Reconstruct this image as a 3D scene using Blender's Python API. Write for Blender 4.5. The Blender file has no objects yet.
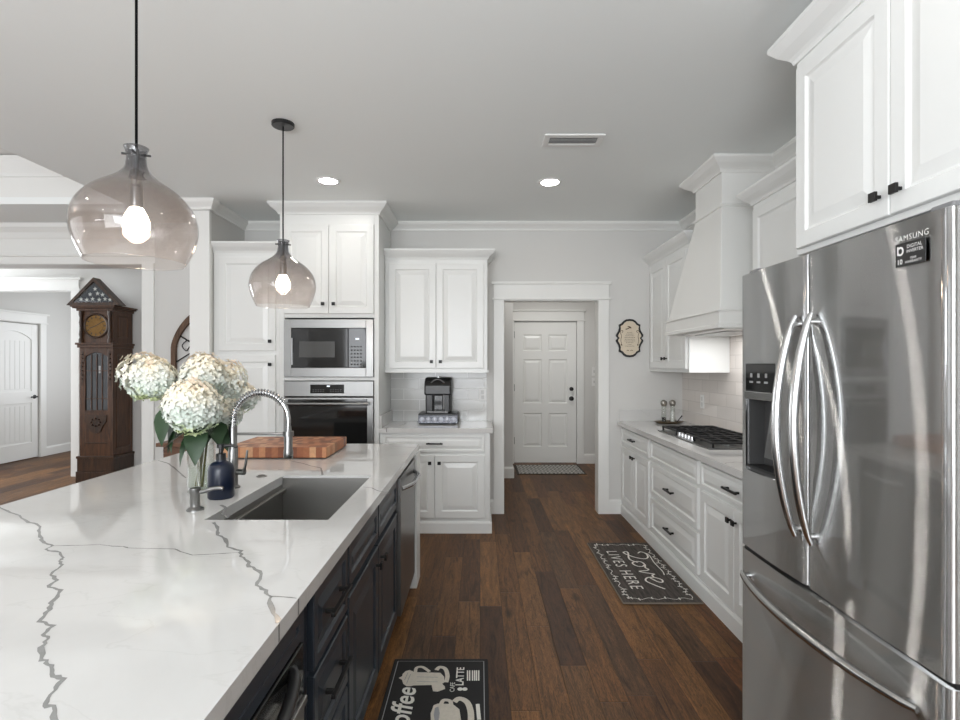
import bpy, bmesh, math, random
from mathutils import Vector, Matrix
R = random.Random(7)
PI = math.pi
scene = bpy.context.scene
col = scene.collection

# ------------------------------------------------------------------ camera
CAM_H, FPX, HZ = 1.43, 533.0, 365.0
cam_d = bpy.data.cameras.new('camera')
cam = bpy.data.objects.new('camera', cam_d)
col.objects.link(cam)
cam.location = (0, 0, CAM_H)
cam.rotation_euler = (PI / 2, 0, 0)
cam_d.sensor_width = 36.0
cam_d.lens = FPX / 960 * 36.0
cam_d.shift_y = (HZ - 360) / 960
cam_d.clip_start = 0.02
scene.camera = cam

# ------------------------------------------------------------------ light and exposure
scene.view_settings.view_transform = 'Standard'
scene.view_settings.look = 'None'
scene.view_settings.gamma = 1
scene.view_settings.use_curve_mapping = False
scene.view_settings.exposure = 0.13
scene.cycles.max_bounces = 10
scene.cycles.diffuse_bounces = 5
scene.cycles.transparent_max_bounces = 16
scene.cycles.caustics_reflective = False
scene.cycles.caustics_refractive = False
scene.cycles.sample_clamp_indirect = 6

w = bpy.data.worlds.new('daylight')
scene.world = w
w.use_nodes = True
w.node_tree.nodes['Background'].inputs[0].default_value = (0.9, 0.95, 1.0, 1)
w.node_tree.nodes['Background'].inputs[1].default_value = 0.6

def area(name, loc, rot, sx, sy, power, color=(1, 1, 1), spread=None):
    d = bpy.data.lights.new(name, 'AREA')
    d.shape = 'RECTANGLE'
    d.size, d.size_y, d.energy, d.color = sx, sy, power, color
    if spread:
        d.spread = spread
    o = bpy.data.objects.new(name, d)
    col.objects.link(o)
    o.location, o.rotation_euler = loc, rot
    return o
# daylight through the windows behind the camera, in the living room and the hall
COOL = (0.95, 0.985, 1.03)
L_POWER = dict(rear=152, living=42, living_rear=10, foyer=62, hall=31, flash=66, uplighter=35, down=1.5, mud=14.5, hood=4, bulb=45, lens=84, flash_living=54)
area('daylight_rear_window', (-1.4, -3.35, 1.4), (PI / 2, 0, 0), 3.4, 2.2, L_POWER['rear'], COOL)
area('daylight_living_window', (-7.3, 1.3, 1.6), (PI / 2, 0, -PI / 2), 4.6, 2.1, L_POWER['living'], COOL)
area('daylight_living_rear_window', (-5.2, -3.35, 1.6), (PI / 2, 0, 0), 2.4, 2.1, L_POWER['living_rear'], COOL)
area('daylight_foyer_window', (-7.3, 6.1, 1.7), (PI / 2, 0, -PI / 2), 1.0, 1.8, L_POWER['foyer'], COOL)
area('daylight_hall_window', (-5.4, 9.35, 1.6), (-PI / 2, 0, 0), 1.2, 1.6, L_POWER['hall'], COOL)
# unseen fill lights aimed upward, added to brighten the ceiling and the rooms
area('bounced_flash', (-0.5, -1.3, 1.7), (math.radians(148), 0, math.radians(-8)), 1.6, 1.2, L_POWER['flash'], COOL)
area('bounced_flash_living', (-3.0, -1.6, 1.6), (PI, 0, 0), 1.2, 1.2, L_POWER['flash_living'], COOL)
area('living_uplighter', (-5.0, 1.5, 1.9), (PI, 0, 0), 1.0, 1.0, L_POWER['uplighter'], COOL)

# ------------------------------------------------------------------ helpers
def P(px, py, z=0.0):
    d = (CAM_H - z) * FPX / (py - HZ)
    return Vector(((px - 480) / FPX * d, d, z))

def wloc(o):
    v = Vector((0, 0, 0))
    while o is not None:
        v += o.location
        o = o.parent
    return v

class MB:
    def __init__(self):
        self.v, self.f, self.m = [], [], []
    def add(self, vs, fs, mi=0):
        b = len(self.v)
        self.v += [Vector(p) for p in vs]
        self.f += [tuple(b + i for i in f) for f in fs]
        self.m += [mi] * len(fs)
        return self
    def box(self, x0, x1, y0, y1, z0, z1, mi=0):
        return self.add([(x0, y0, z0), (x1, y0, z0), (x1, y1, z0), (x0, y1, z0), (x0, y0, z1), (x1, y0, z1), (x1, y1, z1), (x0, y1, z1)],
                        [(0, 3, 2, 1), (4, 5, 6, 7), (0, 1, 5, 4), (1, 2, 6, 5), (2, 3, 7, 6), (3, 0, 4, 7)], mi)
    def fbox(self, fr, u0, u1, v0, v1, n0, n1, mi=0):
        o, u, v, n = fr
        c = lambda a, b, d: o + u * a + v * b + n * d
        return self.add([c(u0, v0, n0), c(u1, v0, n0), c(u1, v1, n0), c(u0, v1, n0), c(u0, v0, n1), c(u1, v0, n1), c(u1, v1, n1), c(u0, v1, n1)],
                        [(0, 3, 2, 1), (4, 5, 6, 7), (0, 1, 5, 4), (1, 2, 6, 5), (2, 3, 7, 6), (3, 0, 4, 7)], mi)
    def rings(self, fr, u0, u1, v0, v1, rg, mi=0, back=True):
        o, u, v, n = fr
        vs, fs = [], []
        for i, h in rg:
            vs += [o + u * (u0 + i) + v * (v0 + i) + n * h, o + u * (u1 - i) + v * (v0 + i) + n * h,
                   o + u * (u1 - i) + v * (v1 - i) + n * h, o + u * (u0 + i) + v * (v1 - i) + n * h]
        for k in range(len(rg) - 1):
            for j in range(4):
                a, b = 4 * k + j, 4 * k + (j + 1) % 4
                fs.append((a, b, b + 4, a + 4))
        L = 4 * (len(rg) - 1)
        fs.append((L, L + 1, L + 2, L + 3))
        if back:
            fs.append((3, 2, 1, 0))
        return self.add(vs, fs, mi)
    def prism(self, fr, poly, n0, n1, mi=0):
        o, u, v, n = fr
        k = len(poly)
        vs = [o + u * a + v * b + n * n0 for a, b in poly] + [o + u * a + v * b + n * n1 for a, b in poly]
        fs = [tuple(range(k - 1, -1, -1)), tuple(range(k, 2 * k))]
        for i in range(k):
            j = (i + 1) % k
            fs.append((i, j, k + j, k + i))
        return self.add(vs, fs, mi)
    def lathe(self, prof, c=(0, 0, 0), seg=24, M=None, mi=0):
        c = Vector(c)
        vs, fs = [], []
        for r, z in prof:
            for i in range(seg):
                a = 2 * PI * i / seg
                p = Vector((r * math.cos(a), r * math.sin(a), z))
                vs.append((M @ p if M else p) + c)
        for k in range(len(prof) - 1):
            for i in range(seg):
                j = (i + 1) % seg
                fs.append((k * seg + i, k * seg + j, (k + 1) * seg + j, (k + 1) * seg + i))
        if prof[0][0] > 1e-6:
            fs.append(tuple(range(seg - 1, -1, -1)))
        if prof[-1][0] > 1e-6:
            fs.append(tuple((len(prof) - 1) * seg + i for i in range(seg)))
        return self.add(vs, fs, mi)
    def cyl(self, c, r, h, seg=24, M=None, mi=0):
        return self.lathe([(r, 0), (r, h)], c, seg, M, mi)
    def tube(self, pts, r, seg=10, mi=0):
        pts = [Vector(p) for p in pts]
        rr = r if isinstance(r, (list, tuple)) else [r] * len(pts)
        vs, fs = [], []
        prev = None
        for i, p in enumerate(pts):
            t = (pts[min(i + 1, len(pts) - 1)] - pts[max(i - 1, 0)]).normalized()
            if prev is None:
                a = t.cross(Vector((0, 0, 1)))
                if a.length < 1e-3:
                    a = t.cross(Vector((0, 1, 0)))
            else:
                a = prev - t * prev.dot(t)
            a.normalize()
            prev = a
            b = t.cross(a)
            for k in range(seg):
                q = 2 * PI * k / seg
                vs.append(p + (a * math.cos(q) + b * math.sin(q)) * rr[i])
        for i in range(len(pts) - 1):
            for k in range(seg):
                j = (k + 1) % seg
                fs.append((i * seg + k, i * seg + j, (i + 1) * seg + j, (i + 1) * seg + k))
        fs.append(tuple(range(seg - 1, -1, -1)))
        fs.append(tuple((len(pts) - 1) * seg + k for k in range(seg)))
        return self.add(vs, fs, mi)
    def sweep(self, prof, path, z=0.0, mi=0):
        """profile (out, up) along an xy path; 'out' is to the right of travel, mitred"""
        path = [Vector((p[0], p[1])) for p in path]
        n = len(path)
        offs = []
        for i in range(n):
            ds = []
            if i > 0:
                ds.append((path[i] - path[i - 1]).normalized())
            if i < n - 1:
                ds.append((path[i + 1] - path[i]).normalized())
            ns = [Vector((d.y, -d.x)) for d in ds]
            if len(ns) == 1:
                offs.append(ns[0])
            else:
                m = (ns[0] + ns[1]).normalized()
                offs.append(m / max(0.2, m.dot(ns[0])))
        k = len(prof)
        vs, fs = [], []
        for p, o in zip(path, offs):
            for a, h in prof:
                vs.append((p.x + o.x * a, p.y + o.y * a, z + h))
        for i in range(n - 1):
            for j in range(k):
                l = (j + 1) % k
                fs.append((i * k + j, i * k + l, (i + 1) * k + l, (i + 1) * k + j))
        fs.append(tuple(range(k)))
        fs.append(tuple((n - 1) * k + j for j in range(k - 1, -1, -1)))
        return self.add(vs, fs, mi)
    def slab_hole(self, X, Y, z0, z1, mi=0):
        """plate with outline X[0]..X[3] x Y[0]..Y[3] and the middle cell open"""
        g = lambda i, j, t: (t * 16) + j * 4 + i
        vs = [(X[i], Y[j], z) for z in (z0, z1) for j in range(4) for i in range(4)]
        fs = []
        for j in range(3):
            for i in range(3):
                if i == 1 and j == 1:
                    continue
                fs.append((g(i, j, 1), g(i + 1, j, 1), g(i + 1, j + 1, 1), g(i, j + 1, 1)))
                fs.append((g(i, j + 1, 0), g(i + 1, j + 1, 0), g(i + 1, j, 0), g(i, j, 0)))
        for i in range(3):
            fs += [(g(i, 0, 0), g(i + 1, 0, 0), g(i + 1, 0, 1), g(i, 0, 1)), (g(i + 1, 3, 0), g(i, 3, 0), g(i, 3, 1), g(i + 1, 3, 1)),
                   (g(0, i + 1, 0), g(0, i, 0), g(0, i, 1), g(0, i + 1, 1)), (g(3, i, 0), g(3, i + 1, 0), g(3, i + 1, 1), g(3, i, 1))]
        q = [(1, 1), (2, 1), (2, 2), (1, 2)]
        for a in range(4):
            b = (a + 1) % 4
            fs.append((g(*q[b], 0), g(*q[a], 0), g(*q[a], 1), g(*q[b], 1)))
        return self.add(vs, fs, mi)
    def xf(self, M, start=0):
        for i in range(start, len(self.v)):
            self.v[i] = M @ self.v[i]
        return self
    def build(self, name, mat, parent=None, bevel=0, smooth=False, seg=2, recalc=True, base=None):
        me = bpy.data.meshes.new(name)
        if parent is not None:
            off = wloc(parent)
        elif base is not None:
            off = Vector(base)
        else:
            xs, ys, zs = [p.x for p in self.v], [p.y for p in self.v], [p.z for p in self.v]
            off = Vector(((min(xs) + max(xs)) / 2, (min(ys) + max(ys)) / 2, min(zs)))
        me.from_pydata([p - off for p in self.v], [], self.f)
        mats = mat if isinstance(mat, (list, tuple)) else [mat]
        for m in mats:
            me.materials.append(m)
        me.polygons.foreach_set('material_index', self.m)
        if recalc:
            bm = bmesh.new()
            bm.from_mesh(me)
            bmesh.ops.recalc_face_normals(bm, faces=bm.faces)
            bm.to_mesh(me)
            bm.free()
        if smooth:
            me.polygons.foreach_set('use_smooth', [True] * len(me.polygons))
            me.set_sharp_from_angle(angle=math.radians(38))
        me.update()
        o = bpy.data.objects.new(name, me)
        col.objects.link(o)
        if parent is not None:
            o.parent = parent
        else:
            o.location = off
        if bevel:
            b = o.modifiers.new('bevel', 'BEVEL')
            b.width, b.segments, b.limit_method, b.angle_limit = bevel, seg, 'ANGLE', math.radians(40)
        return o

def tag(o, label, cat, group=None):
    o['label'], o['category'] = label, cat
    if group:
        o['group'] = group
    return o
def thing(name, label, cat, loc=(0, 0, 0), group=None):
    o = bpy.data.objects.new(name, None)
    o.empty_display_size = 0.05
    col.objects.link(o)
    o.location = loc
    return tag(o, label, cat, group)
def struct(o):
    o['kind'] = 'structure'
    return o
def frame(face, o):
    Z = Vector((0, 0, 1))
    u, n = {'-x': (Vector((0, -1, 0)), Vector((-1, 0, 0))), '-y': (Vector((1, 0, 0)), Vector((0, -1, 0))),
            '+x': (Vector((0, 1, 0)), Vector((1, 0, 0)))}[face]
    return (Vector(o), u, Z, n)
def text_mb(s, size, fr, n0=0.0, n1=0.001, mb=None, shear=0.0, space=1.0, bold=0.0, mi=0, align='CENTER', sx=1.0):
    cu = bpy.data.curves.new('t', 'FONT')
    cu.body, cu.size, cu.shear, cu.space_character, cu.offset = s, size, shear, space, bold
    cu.align_x, cu.align_y = align, 'CENTER'
    cu.resolution_u = 3
    ob = bpy.data.objects.new('t', cu)
    col.objects.link(ob)
    bpy.context.view_layer.update()
    me = bpy.data.meshes.new_from_object(ob.evaluated_get(bpy.context.evaluated_depsgraph_get()))
    mb = mb or MB()
    o, u, v, n = fr
    vs = [o + u * (p.co.x * sx) + v * p.co.y + n * n1 for p in me.vertices]
    mb.add(vs, [tuple(p.vertices) for p in me.polygons], mi)
    bpy.data.objects.remove(ob)
    bpy.data.curves.remove(cu)
    bpy.data.meshes.remove(me)
    return mb
def ribbon(mb, pts, wd, fr, n1, mi=0):
    """flat stroke along uv points; wd a width or a list"""
    o, u, v, n = fr
    pts = [Vector((p[0], p[1])) for p in pts]
    ws = wd if isinstance(wd, (list, tuple)) else [wd] * len(pts)
    vs, fs = [], []
    for i, p in enumerate(pts):
        t = pts[min(i + 1, len(pts) - 1)] - pts[max(i - 1, 0)]
        if t.length < 1e-9:
            t = Vector((1, 0))
        t.normalize()
        q = Vector((-t.y, t.x)) * ws[i] / 2
        for s in (p + q, p - q):
            vs.append(o + u * s.x + v * s.y + n * n1)
    for i in range(len(pts) - 1):
        fs.append((2 * i, 2 * i + 1, 2 * i + 3, 2 * i + 2))
    return mb.add(vs, fs, mi)
def smooth_pts(pts, k=6):
    out = []
    n = len(pts)
    for i in range(n - 1):
        p0, p1, p2, p3 = [Vector(pts[max(0, min(n - 1, i + d))]) for d in (-1, 0, 1, 2)]
        for j in range(k):
            t = j / k
            out.append(0.5 * (2 * p1 + (p2 - p0) * t + (2 * p0 - 5 * p1 + 4 * p2 - p3) * t * t + (3 * p1 - p0 - 3 * p2 + p3) * t ** 3))
    out.append(Vector(pts[-1]))
    return out

# ------------------------------------------------------------------ materials
def lin(c):
    return tuple(((x / 255 / 12.92) if x / 255 <= 0.04045 else ((x / 255 + 0.055) / 1.055) ** 2.4) for x in c) + (1,)
def pm(name, rgb, rough=0.5, metal=0.0, spec=0.5, coat=0.0, emit=None, es=0.0, aniso=0.0, noise=0.0, nscale=30, bump=0.0, bscale=60):
    m = bpy.data.materials.new(name)
    m.use_nodes = True
    nt = m.node_tree
    b = nt.nodes['Principled BSDF']
    c = lin(rgb)
    b.inputs['Base Color'].default_value = c
    b.inputs['Roughness'].default_value = rough
    b.inputs['Metallic'].default_value = metal
    b.inputs['Specular IOR Level'].default_value = spec
    b.inputs['Coat Weight'].default_value = coat
    if emit:
        b.inputs['Emission Color'].default_value = lin(emit)
        b.inputs['Emission Strength'].default_value = es
    if aniso:
        b.inputs['Anisotropic'].default_value = aniso
        b.inputs['Anisotropic Rotation'].default_value = 0.0
        t = nt.nodes.new('ShaderNodeTangent')
        t.direction_type, t.axis = 'RADIAL', 'Z'
        nt.links.new(t.outputs[0], b.inputs['Tangent'])
    if noise or bump:
        tc = nt.nodes.new('ShaderNodeTexCoord')
        n = nt.nodes.new('ShaderNodeTexNoise')
        n.inputs['Scale'].default_value = nscale
        n.inputs['Detail'].default_value = 4
        nt.links.new(tc.outputs['Object'], n.inputs['Vector'])
        if noise:
            mx = nt.nodes.new('ShaderNodeMix')
            mx.data_type = 'RGBA'
            mx.inputs[6].default_value = tuple(x * (1 - noise) for x in c[:3]) + (1,)
            mx.inputs[7].default_value = tuple(min(1, x * (1 + noise)) for x in c[:3]) + (1,)
            nt.links.new(n.outputs[0], mx.inputs[0])
            nt.links.new(mx.outputs[2], b.inputs['Base Color'])
        if bump:
            n2 = nt.nodes.new('ShaderNodeTexNoise')
            n2.inputs['Scale'].default_value = bscale
            bp = nt.nodes.new('ShaderNodeBump')
            bp.inputs['Strength'].default_value = bump
            bp.inputs['Distance'].default_value = 0.002
            nt.links.new(tc.outputs['Object'], n2.inputs['Vector'])
            nt.links.new(n2.outputs[0], bp.inputs['Height'])
            nt.links.new(bp.outputs[0], b.inputs['Normal'])
    return m

class G:
    """tiny node-graph helper"""
    def __init__(self, m):
        self.nt = m.node_tree
        self.b = self.nt.nodes['Principled BSDF']
    def n(self, t, **kw):
        x = self.nt.nodes.new(t)
        for k, v in kw.items():
            setattr(x, k, v)
        return x
    def l(self, a, b):
        self.nt.links.new(a, b)
    def math(self, op, a, b=None):
        x = self.n('ShaderNodeMath', operation=op)
        for i, q in enumerate((a, b)):
            if q is None:
                continue
            if isinstance(q, (int, float)):
                x.inputs[i].default_value = q
            else:
                self.l(q, x.inputs[i])
        return x.outputs[0]
    def ramp(self, fac, stops):
        x = self.n('ShaderNodeValToRGB')
        e = x.color_ramp.elements
        while len(e) < len(stops):
            e.new(0.5)
        for i, (p, c) in enumerate(stops):
            e[i].position, e[i].color = p, c
        self.l(fac, x.inputs[0])
        return x.outputs[0]
    def mix(self, fac, a, b, blend='MIX'):
        x = self.n('ShaderNodeMix', data_type='RGBA', blend_type=blend)
        for i, q in ((0, fac), (6, a), (7, b)):
            if isinstance(q, (int, float, tuple)):
                x.inputs[i].default_value = q
            else:
                self.l(q, x.inputs[i])
        return x.outputs[2]

def floor_material():
    m = pm('dark hickory planks', (80, 56, 42), 0.42, spec=0.2)
    g = G(m)
    tc = g.n('ShaderNodeTexCoord')
    sx = g.n('ShaderNodeSeparateXYZ')
    g.l(tc.outputs['Object'], sx.inputs[0])
    x, y = sx.outputs[0], sx.outputs[1]
    W_, L_ = 0.127, 1.15
    row_f = g.math('DIVIDE', x, W_)
    row = g.math('FLOOR', row_f)
    wn = g.n('ShaderNodeTexWhiteNoise', noise_dimensions='1D')
    g.l(row, wn.inputs['W'])
    yo = g.math('ADD', g.math('DIVIDE', y, L_), g.math('MULTIPLY', wn.outputs[0], 7.3))
    colm = g.math('FLOOR', yo)
    cv = g.n('ShaderNodeCombineXYZ')
    g.l(row, cv.inputs[0]); g.l(colm, cv.inputs[1])
    wn2 = g.n('ShaderNodeTexWhiteNoise', noise_dimensions='2D')
    g.l(cv.outputs[0], wn2.inputs['Vector'])
    # grain, stretched along the plank and shifted per plank
    sv = g.n('ShaderNodeCombineXYZ')
    g.l(g.math('MULTIPLY', x, 26), sv.inputs[0])
    g.l(g.math('ADD', g.math('MULTIPLY', y, 2.6), g.math('MULTIPLY', wn2.outputs[0], 90)), sv.inputs[1])
    no = g.n('ShaderNodeTexNoise')
    no.inputs['Scale'].default_value = 1.0
    no.inputs['Detail'].default_value = 7
    no.inputs['Roughness'].default_value = 0.65
    no.inputs['Distortion'].default_value = 1.6
    g.l(sv.outputs[0], no.inputs['Vector'])
    no2 = g.n('ShaderNodeTexNoise')
    no2.inputs['Scale'].default_value = 6.0
    no2.inputs['Detail'].default_value = 5
    no2.inputs['Distortion'].default_value = 3.0
    g.l(sv.outputs[0], no2.inputs['Vector'])
    base = g.ramp(wn2.outputs[0], [(0.0, lin((70, 46, 29))), (0.3, lin((94, 64, 38))), (0.6, lin((118, 83, 49))), (0.82, lin((82, 59, 40))), (1.0, lin((108, 67, 38)))])
    grain = g.ramp(no.outputs[0], [(0.3, (0.3, 0.27, 0.25, 1)), (0.47, (0.9, 0.9, 0.9, 1)), (0.7, (1.6, 1.5, 1.4, 1))])
    c1 = g.mix(0.9, base, grain, 'MULTIPLY')
    fine = g.ramp(no2.outputs[0], [(0.38, (0.42, 0.4, 0.38, 1)), (0.56, (1.2, 1.2, 1.2, 1))])
    c2 = g.mix(0.8, c1, fine, 'MULTIPLY')
    # dark knots
    kv = g.n('ShaderNodeCombineXYZ')
    g.l(g.math('MULTIPLY', x, 4.5), kv.inputs[0]); g.l(g.math('MULTIPLY', y, 1.9), kv.inputs[1])
    vo = g.n('ShaderNodeTexVoronoi')
    vo.inputs['Scale'].default_value = 1.0
    g.l(kv.outputs[0], vo.inputs['Vector'])
    knot = g.ramp(g.math('ADD', vo.outputs['Distance'], g.math('MULTIPLY', no.outputs[0], 0.12)), [(0.10, (0.22, 0.2, 0.18, 1)), (0.2, (1, 1, 1, 1))])
    c3 = g.mix(0.85, c2, knot, 'MULTIPLY')
    # seams
    fx = g.math('FRACT', row_f); fy = g.math('FRACT', yo)
    ex = g.math('MINIMUM', fx, g.math('SUBTRACT', 1.0, fx))
    ey = g.math('MULTIPLY', g.math('MINIMUM', fy, g.math('SUBTRACT', 1.0, fy)), L_ / W_)
    e = g.math('MINIMUM', ex, ey)
    seam = g.ramp(e, [(0.0, (0.25, 0.22, 0.2, 1)), (0.02, (1, 1, 1, 1))])
    g.l(g.mix(0.85, c3, seam, 'MULTIPLY'), g.b.inputs['Base Color'])
    bp = g.n('ShaderNodeBump')
    bp.inputs['Strength'].default_value = 0.35
    bp.inputs['Distance'].default_value = 0.003
    g.l(g.math('ADD', g.math('MULTIPLY', no.outputs[0], 0.6), g.math('MINIMUM', g.math('MULTIPLY', e, 30), 1.0)), bp.inputs['Height'])
    g.l(bp.outputs[0], g.b.inputs['Normal'])
    rr = g.math('ADD', g.math('MULTIPLY', no2.outputs[0], 0.25), 0.34)
    g.l(rr, g.b.inputs['Roughness'])
    return m

def tile_material(name, axis, rgb, mortar, w_=0.305, h_=0.102):
    m = pm(name, rgb, 0.12)
    g = G(m)
    tc = g.n('ShaderNodeTexCoord')
    sx = g.n('ShaderNodeSeparateXYZ')
    g.l(tc.outputs['Object'], sx.inputs[0])
    cv = g.n('ShaderNodeCombineXYZ')
    g.l(sx.outputs[axis], cv.inputs[0]); g.l(sx.outputs[2], cv.inputs[1])
    br = g.n('ShaderNodeTexBrick')
    br.inputs['Scale'].default_value = 1.0
    br.inputs['Brick Width'].default_value = w_
    br.inputs['Row Height'].default_value = h_
    br.inputs['Mortar Size'].default_value = 0.003
    br.inputs['Mortar Smooth'].default_value = 0.3
    c = lin(rgb)
    br.inputs['Color1'].default_value = c
    br.inputs['Color2'].default_value = tuple(q * 0.9 for q in c[:3]) + (1,)
    br.inputs['Mortar'].default_value = lin(mortar)
    g.l(cv.outputs[0], br.inputs['Vector'])
    g.l(br.outputs['Color'], g.b.inputs['Base Color'])
    no = g.n('ShaderNodeTexNoise')
    no.inputs['Scale'].default_value = 14
    g.l(tc.outputs['Object'], no.inputs['Vector'])
    bp = g.n('ShaderNodeBump')
    bp.inputs['Strength'].default_value = 0.5
    bp.inputs['Distance'].default_value = 0.003
    g.l(g.math('ADD', g.math('MULTIPLY', br.outputs['Fac'], -1.0), g.math('MULTIPLY', no.outputs[0], 0.7)), bp.inputs['Height'])
    g.l(bp.outputs[0], g.b.inputs['Normal'])
    return m

def wood_material(name, dark, light, rough=0.4, sc=(14, 14, 1.6)):
    m = pm(name, dark, rough)
    g = G(m)
    tc = g.n('ShaderNodeTexCoord')
    mp = g.n('ShaderNodeMapping')
    mp.inputs['Scale'].default_value = sc
    g.l(tc.outputs['Object'], mp.inputs[0])
    no = g.n('ShaderNodeTexNoise')
    no.inputs['Scale'].default_value = 3
    no.inputs['Detail'].default_value = 6
    no.inputs['Distortion'].default_value = 1.0
    g.l(mp.outputs[0], no.inputs['Vector'])
    g.l(g.ramp(no.outputs[0], [(0.3, lin(dark)), (0.7, lin(light))]), g.b.inputs['Base Color'])
    return m

def quartz_material():
    m = pm('white quartz', (206, 205, 203), 0.045)
    g = G(m)
    tc = g.n('ShaderNodeTexCoord')
    no = g.n('ShaderNodeTexNoise')
    no.inputs['Scale'].default_value = 1.3
    no.inputs['Detail'].default_value = 7
    no.inputs['Distortion'].default_value = 1.2
    g.l(tc.outputs['Object'], no.inputs['Vector'])
    c = g.ramp(no.outputs[0], [(0.3, lin((200, 199, 197))), (0.55, lin((209, 208, 206)))])
    no2 = g.n('ShaderNodeTexNoise')
    no2.inputs['Scale'].default_value = 2.1
    no2.inputs['Detail'].default_value = 8
    no2.inputs['Distortion'].default_value = 0.5
    mp = g.n('ShaderNodeMapping')
    mp.inputs['Scale'].default_value = (1.0, 2.2, 1)
    g.l(tc.outputs['Object'], mp.inputs[0]); g.l(mp.outputs[0], no2.inputs['Vector'])
    d = g.math('ABSOLUTE', g.math('SUBTRACT', no2.outputs[0], 0.5))
    v = g.ramp(d, [(0.0, (0.88, 0.88, 0.87, 1)), (0.007, (1, 1, 1, 1))])
    g.l(g.mix(0.5, c, v, 'MULTIPLY'), g.b.inputs['Base Color'])
    return m

def schlick(nt, f0=.04):
    lw = nt.nodes.new('ShaderNodeLayerWeight')
    lw.inputs['Blend'].default_value = 0.5
    p = nt.nodes.new('ShaderNodeMath'); p.operation = 'POWER'; p.inputs[1].default_value = 4.0
    k = nt.nodes.new('ShaderNodeMath'); k.operation = 'MULTIPLY_ADD'; k.inputs[1].default_value = .75; k.inputs[2].default_value = f0
    nt.links.new(lw.outputs['Facing'], p.inputs[0]); nt.links.new(p.outputs[0], k.inputs[0])
    return k.outputs[0]
def smoked_glass():
    m = bpy.data.materials.new('smoked ombre glass')
    m.use_nodes = True
    nt = m.node_tree
    nt.nodes.remove(nt.nodes['Principled BSDF'])
    out = nt.nodes['Material Output']
    n = nt.nodes.new
    tc = n('ShaderNodeTexCoord')
    sx = n('ShaderNodeSeparateXYZ')
    nt.links.new(tc.outputs['Generated'], sx.inputs[0])
    rp = n('ShaderNodeValToRGB')
    e = rp.color_ramp.elements
    e[0].position, e[0].color = 0.0, (0.94, 0.93, 0.925, 1)
    e[1].position, e[1].color = 0.78, (0.63, 0.635, 0.65, 1)
    k = e.new(0.4); k.color = (0.80, 0.79, 0.788, 1)
    nt.links.new(sx.outputs[2], rp.inputs[0])
    tr = n('ShaderNodeBsdfTransparent')
    nt.links.new(rp.outputs[0], tr.inputs[0])
    gl = n('ShaderNodeBsdfGlossy')
    gl.inputs['Roughness'].default_value = 0.03
    tl = n('ShaderNodeBsdfTranslucent')
    tl.inputs[0].default_value = (0.9, 0.85, 0.83, 1)
    df = n('ShaderNodeBsdfDiffuse')
    df.inputs[0].default_value = (0.85, 0.8, 0.78, 1)
    fr = schlick(nt)
    ad = n('ShaderNodeMixShader'); ad.inputs[0].default_value = 0.5
    nt.links.new(tl.outputs[0], ad.inputs[1]); nt.links.new(df.outputs[0], ad.inputs[2])
    m1 = n('ShaderNodeMixShader'); m1.inputs[0].default_value = 0.035
    nt.links.new(tr.outputs[0], m1.inputs[1]); nt.links.new(ad.outputs[0], m1.inputs[2])
    m2 = n('ShaderNodeMixShader')
    nt.links.new(fr, m2.inputs[0]); nt.links.new(m1.outputs[0], m2.inputs[1]); nt.links.new(gl.outputs[0], m2.inputs[2])
    nt.links.new(m2.outputs[0], out.inputs[0])
    return m

def clear_glass(name, tint=(0.96, 0.97, 0.96, 1), rough=0.02, ior=1.45):
    m = bpy.data.materials.new(name)
    m.use_nodes = True
    nt = m.node_tree
    nt.nodes.remove(nt.nodes['Principled BSDF'])
    n = nt.nodes.new
    tr = n('ShaderNodeBsdfTransparent'); tr.inputs[0].default_value = tint
    gl = n('ShaderNodeBsdfGlossy'); gl.inputs['Roughness'].default_value = rough
    fr = schlick(nt, .04 if ior > 1.3 else .015)
    mx = n('ShaderNodeMixShader')
    nt.links.new(fr, mx.inputs[0]); nt.links.new(tr.outputs[0], mx.inputs[1]); nt.links.new(gl.outputs[0], mx.inputs[2])
    nt.links.new(mx.outputs[0], nt.nodes['Material Output'].inputs[0])
    return m

def petal_material():
    m = pm('hydrangea petals', (225, 228, 215), 0.6)
    g = G(m)
    tc = g.n('ShaderNodeTexCoord')
    sx = g.n('ShaderNodeSeparateXYZ')
    g.l(tc.outputs['Generated'], sx.inputs[0])
    no = g.n('ShaderNodeTexNoise')
    no.inputs['Scale'].default_value = 22
    g.l(tc.outputs['Object'], no.inputs['Vector'])
    f = g.math('ADD', sx.outputs[2], g.math('MULTIPLY', g.math('SUBTRACT', no.outputs[0], 0.5), 0.9))
    g.l(g.ramp(f, [(0.02, lin((196, 208, 156))), (0.2, lin((204, 215, 205))), (0.45, lin((217, 221, 214))), (0.68, lin((232, 229, 214))), (0.85, lin((236, 226, 202))), (1.0, lin((236, 218, 198)))]), g.b.inputs['Base Color'])
    g.b.inputs['Subsurface Weight'].default_value = 0.0
    return m

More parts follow.
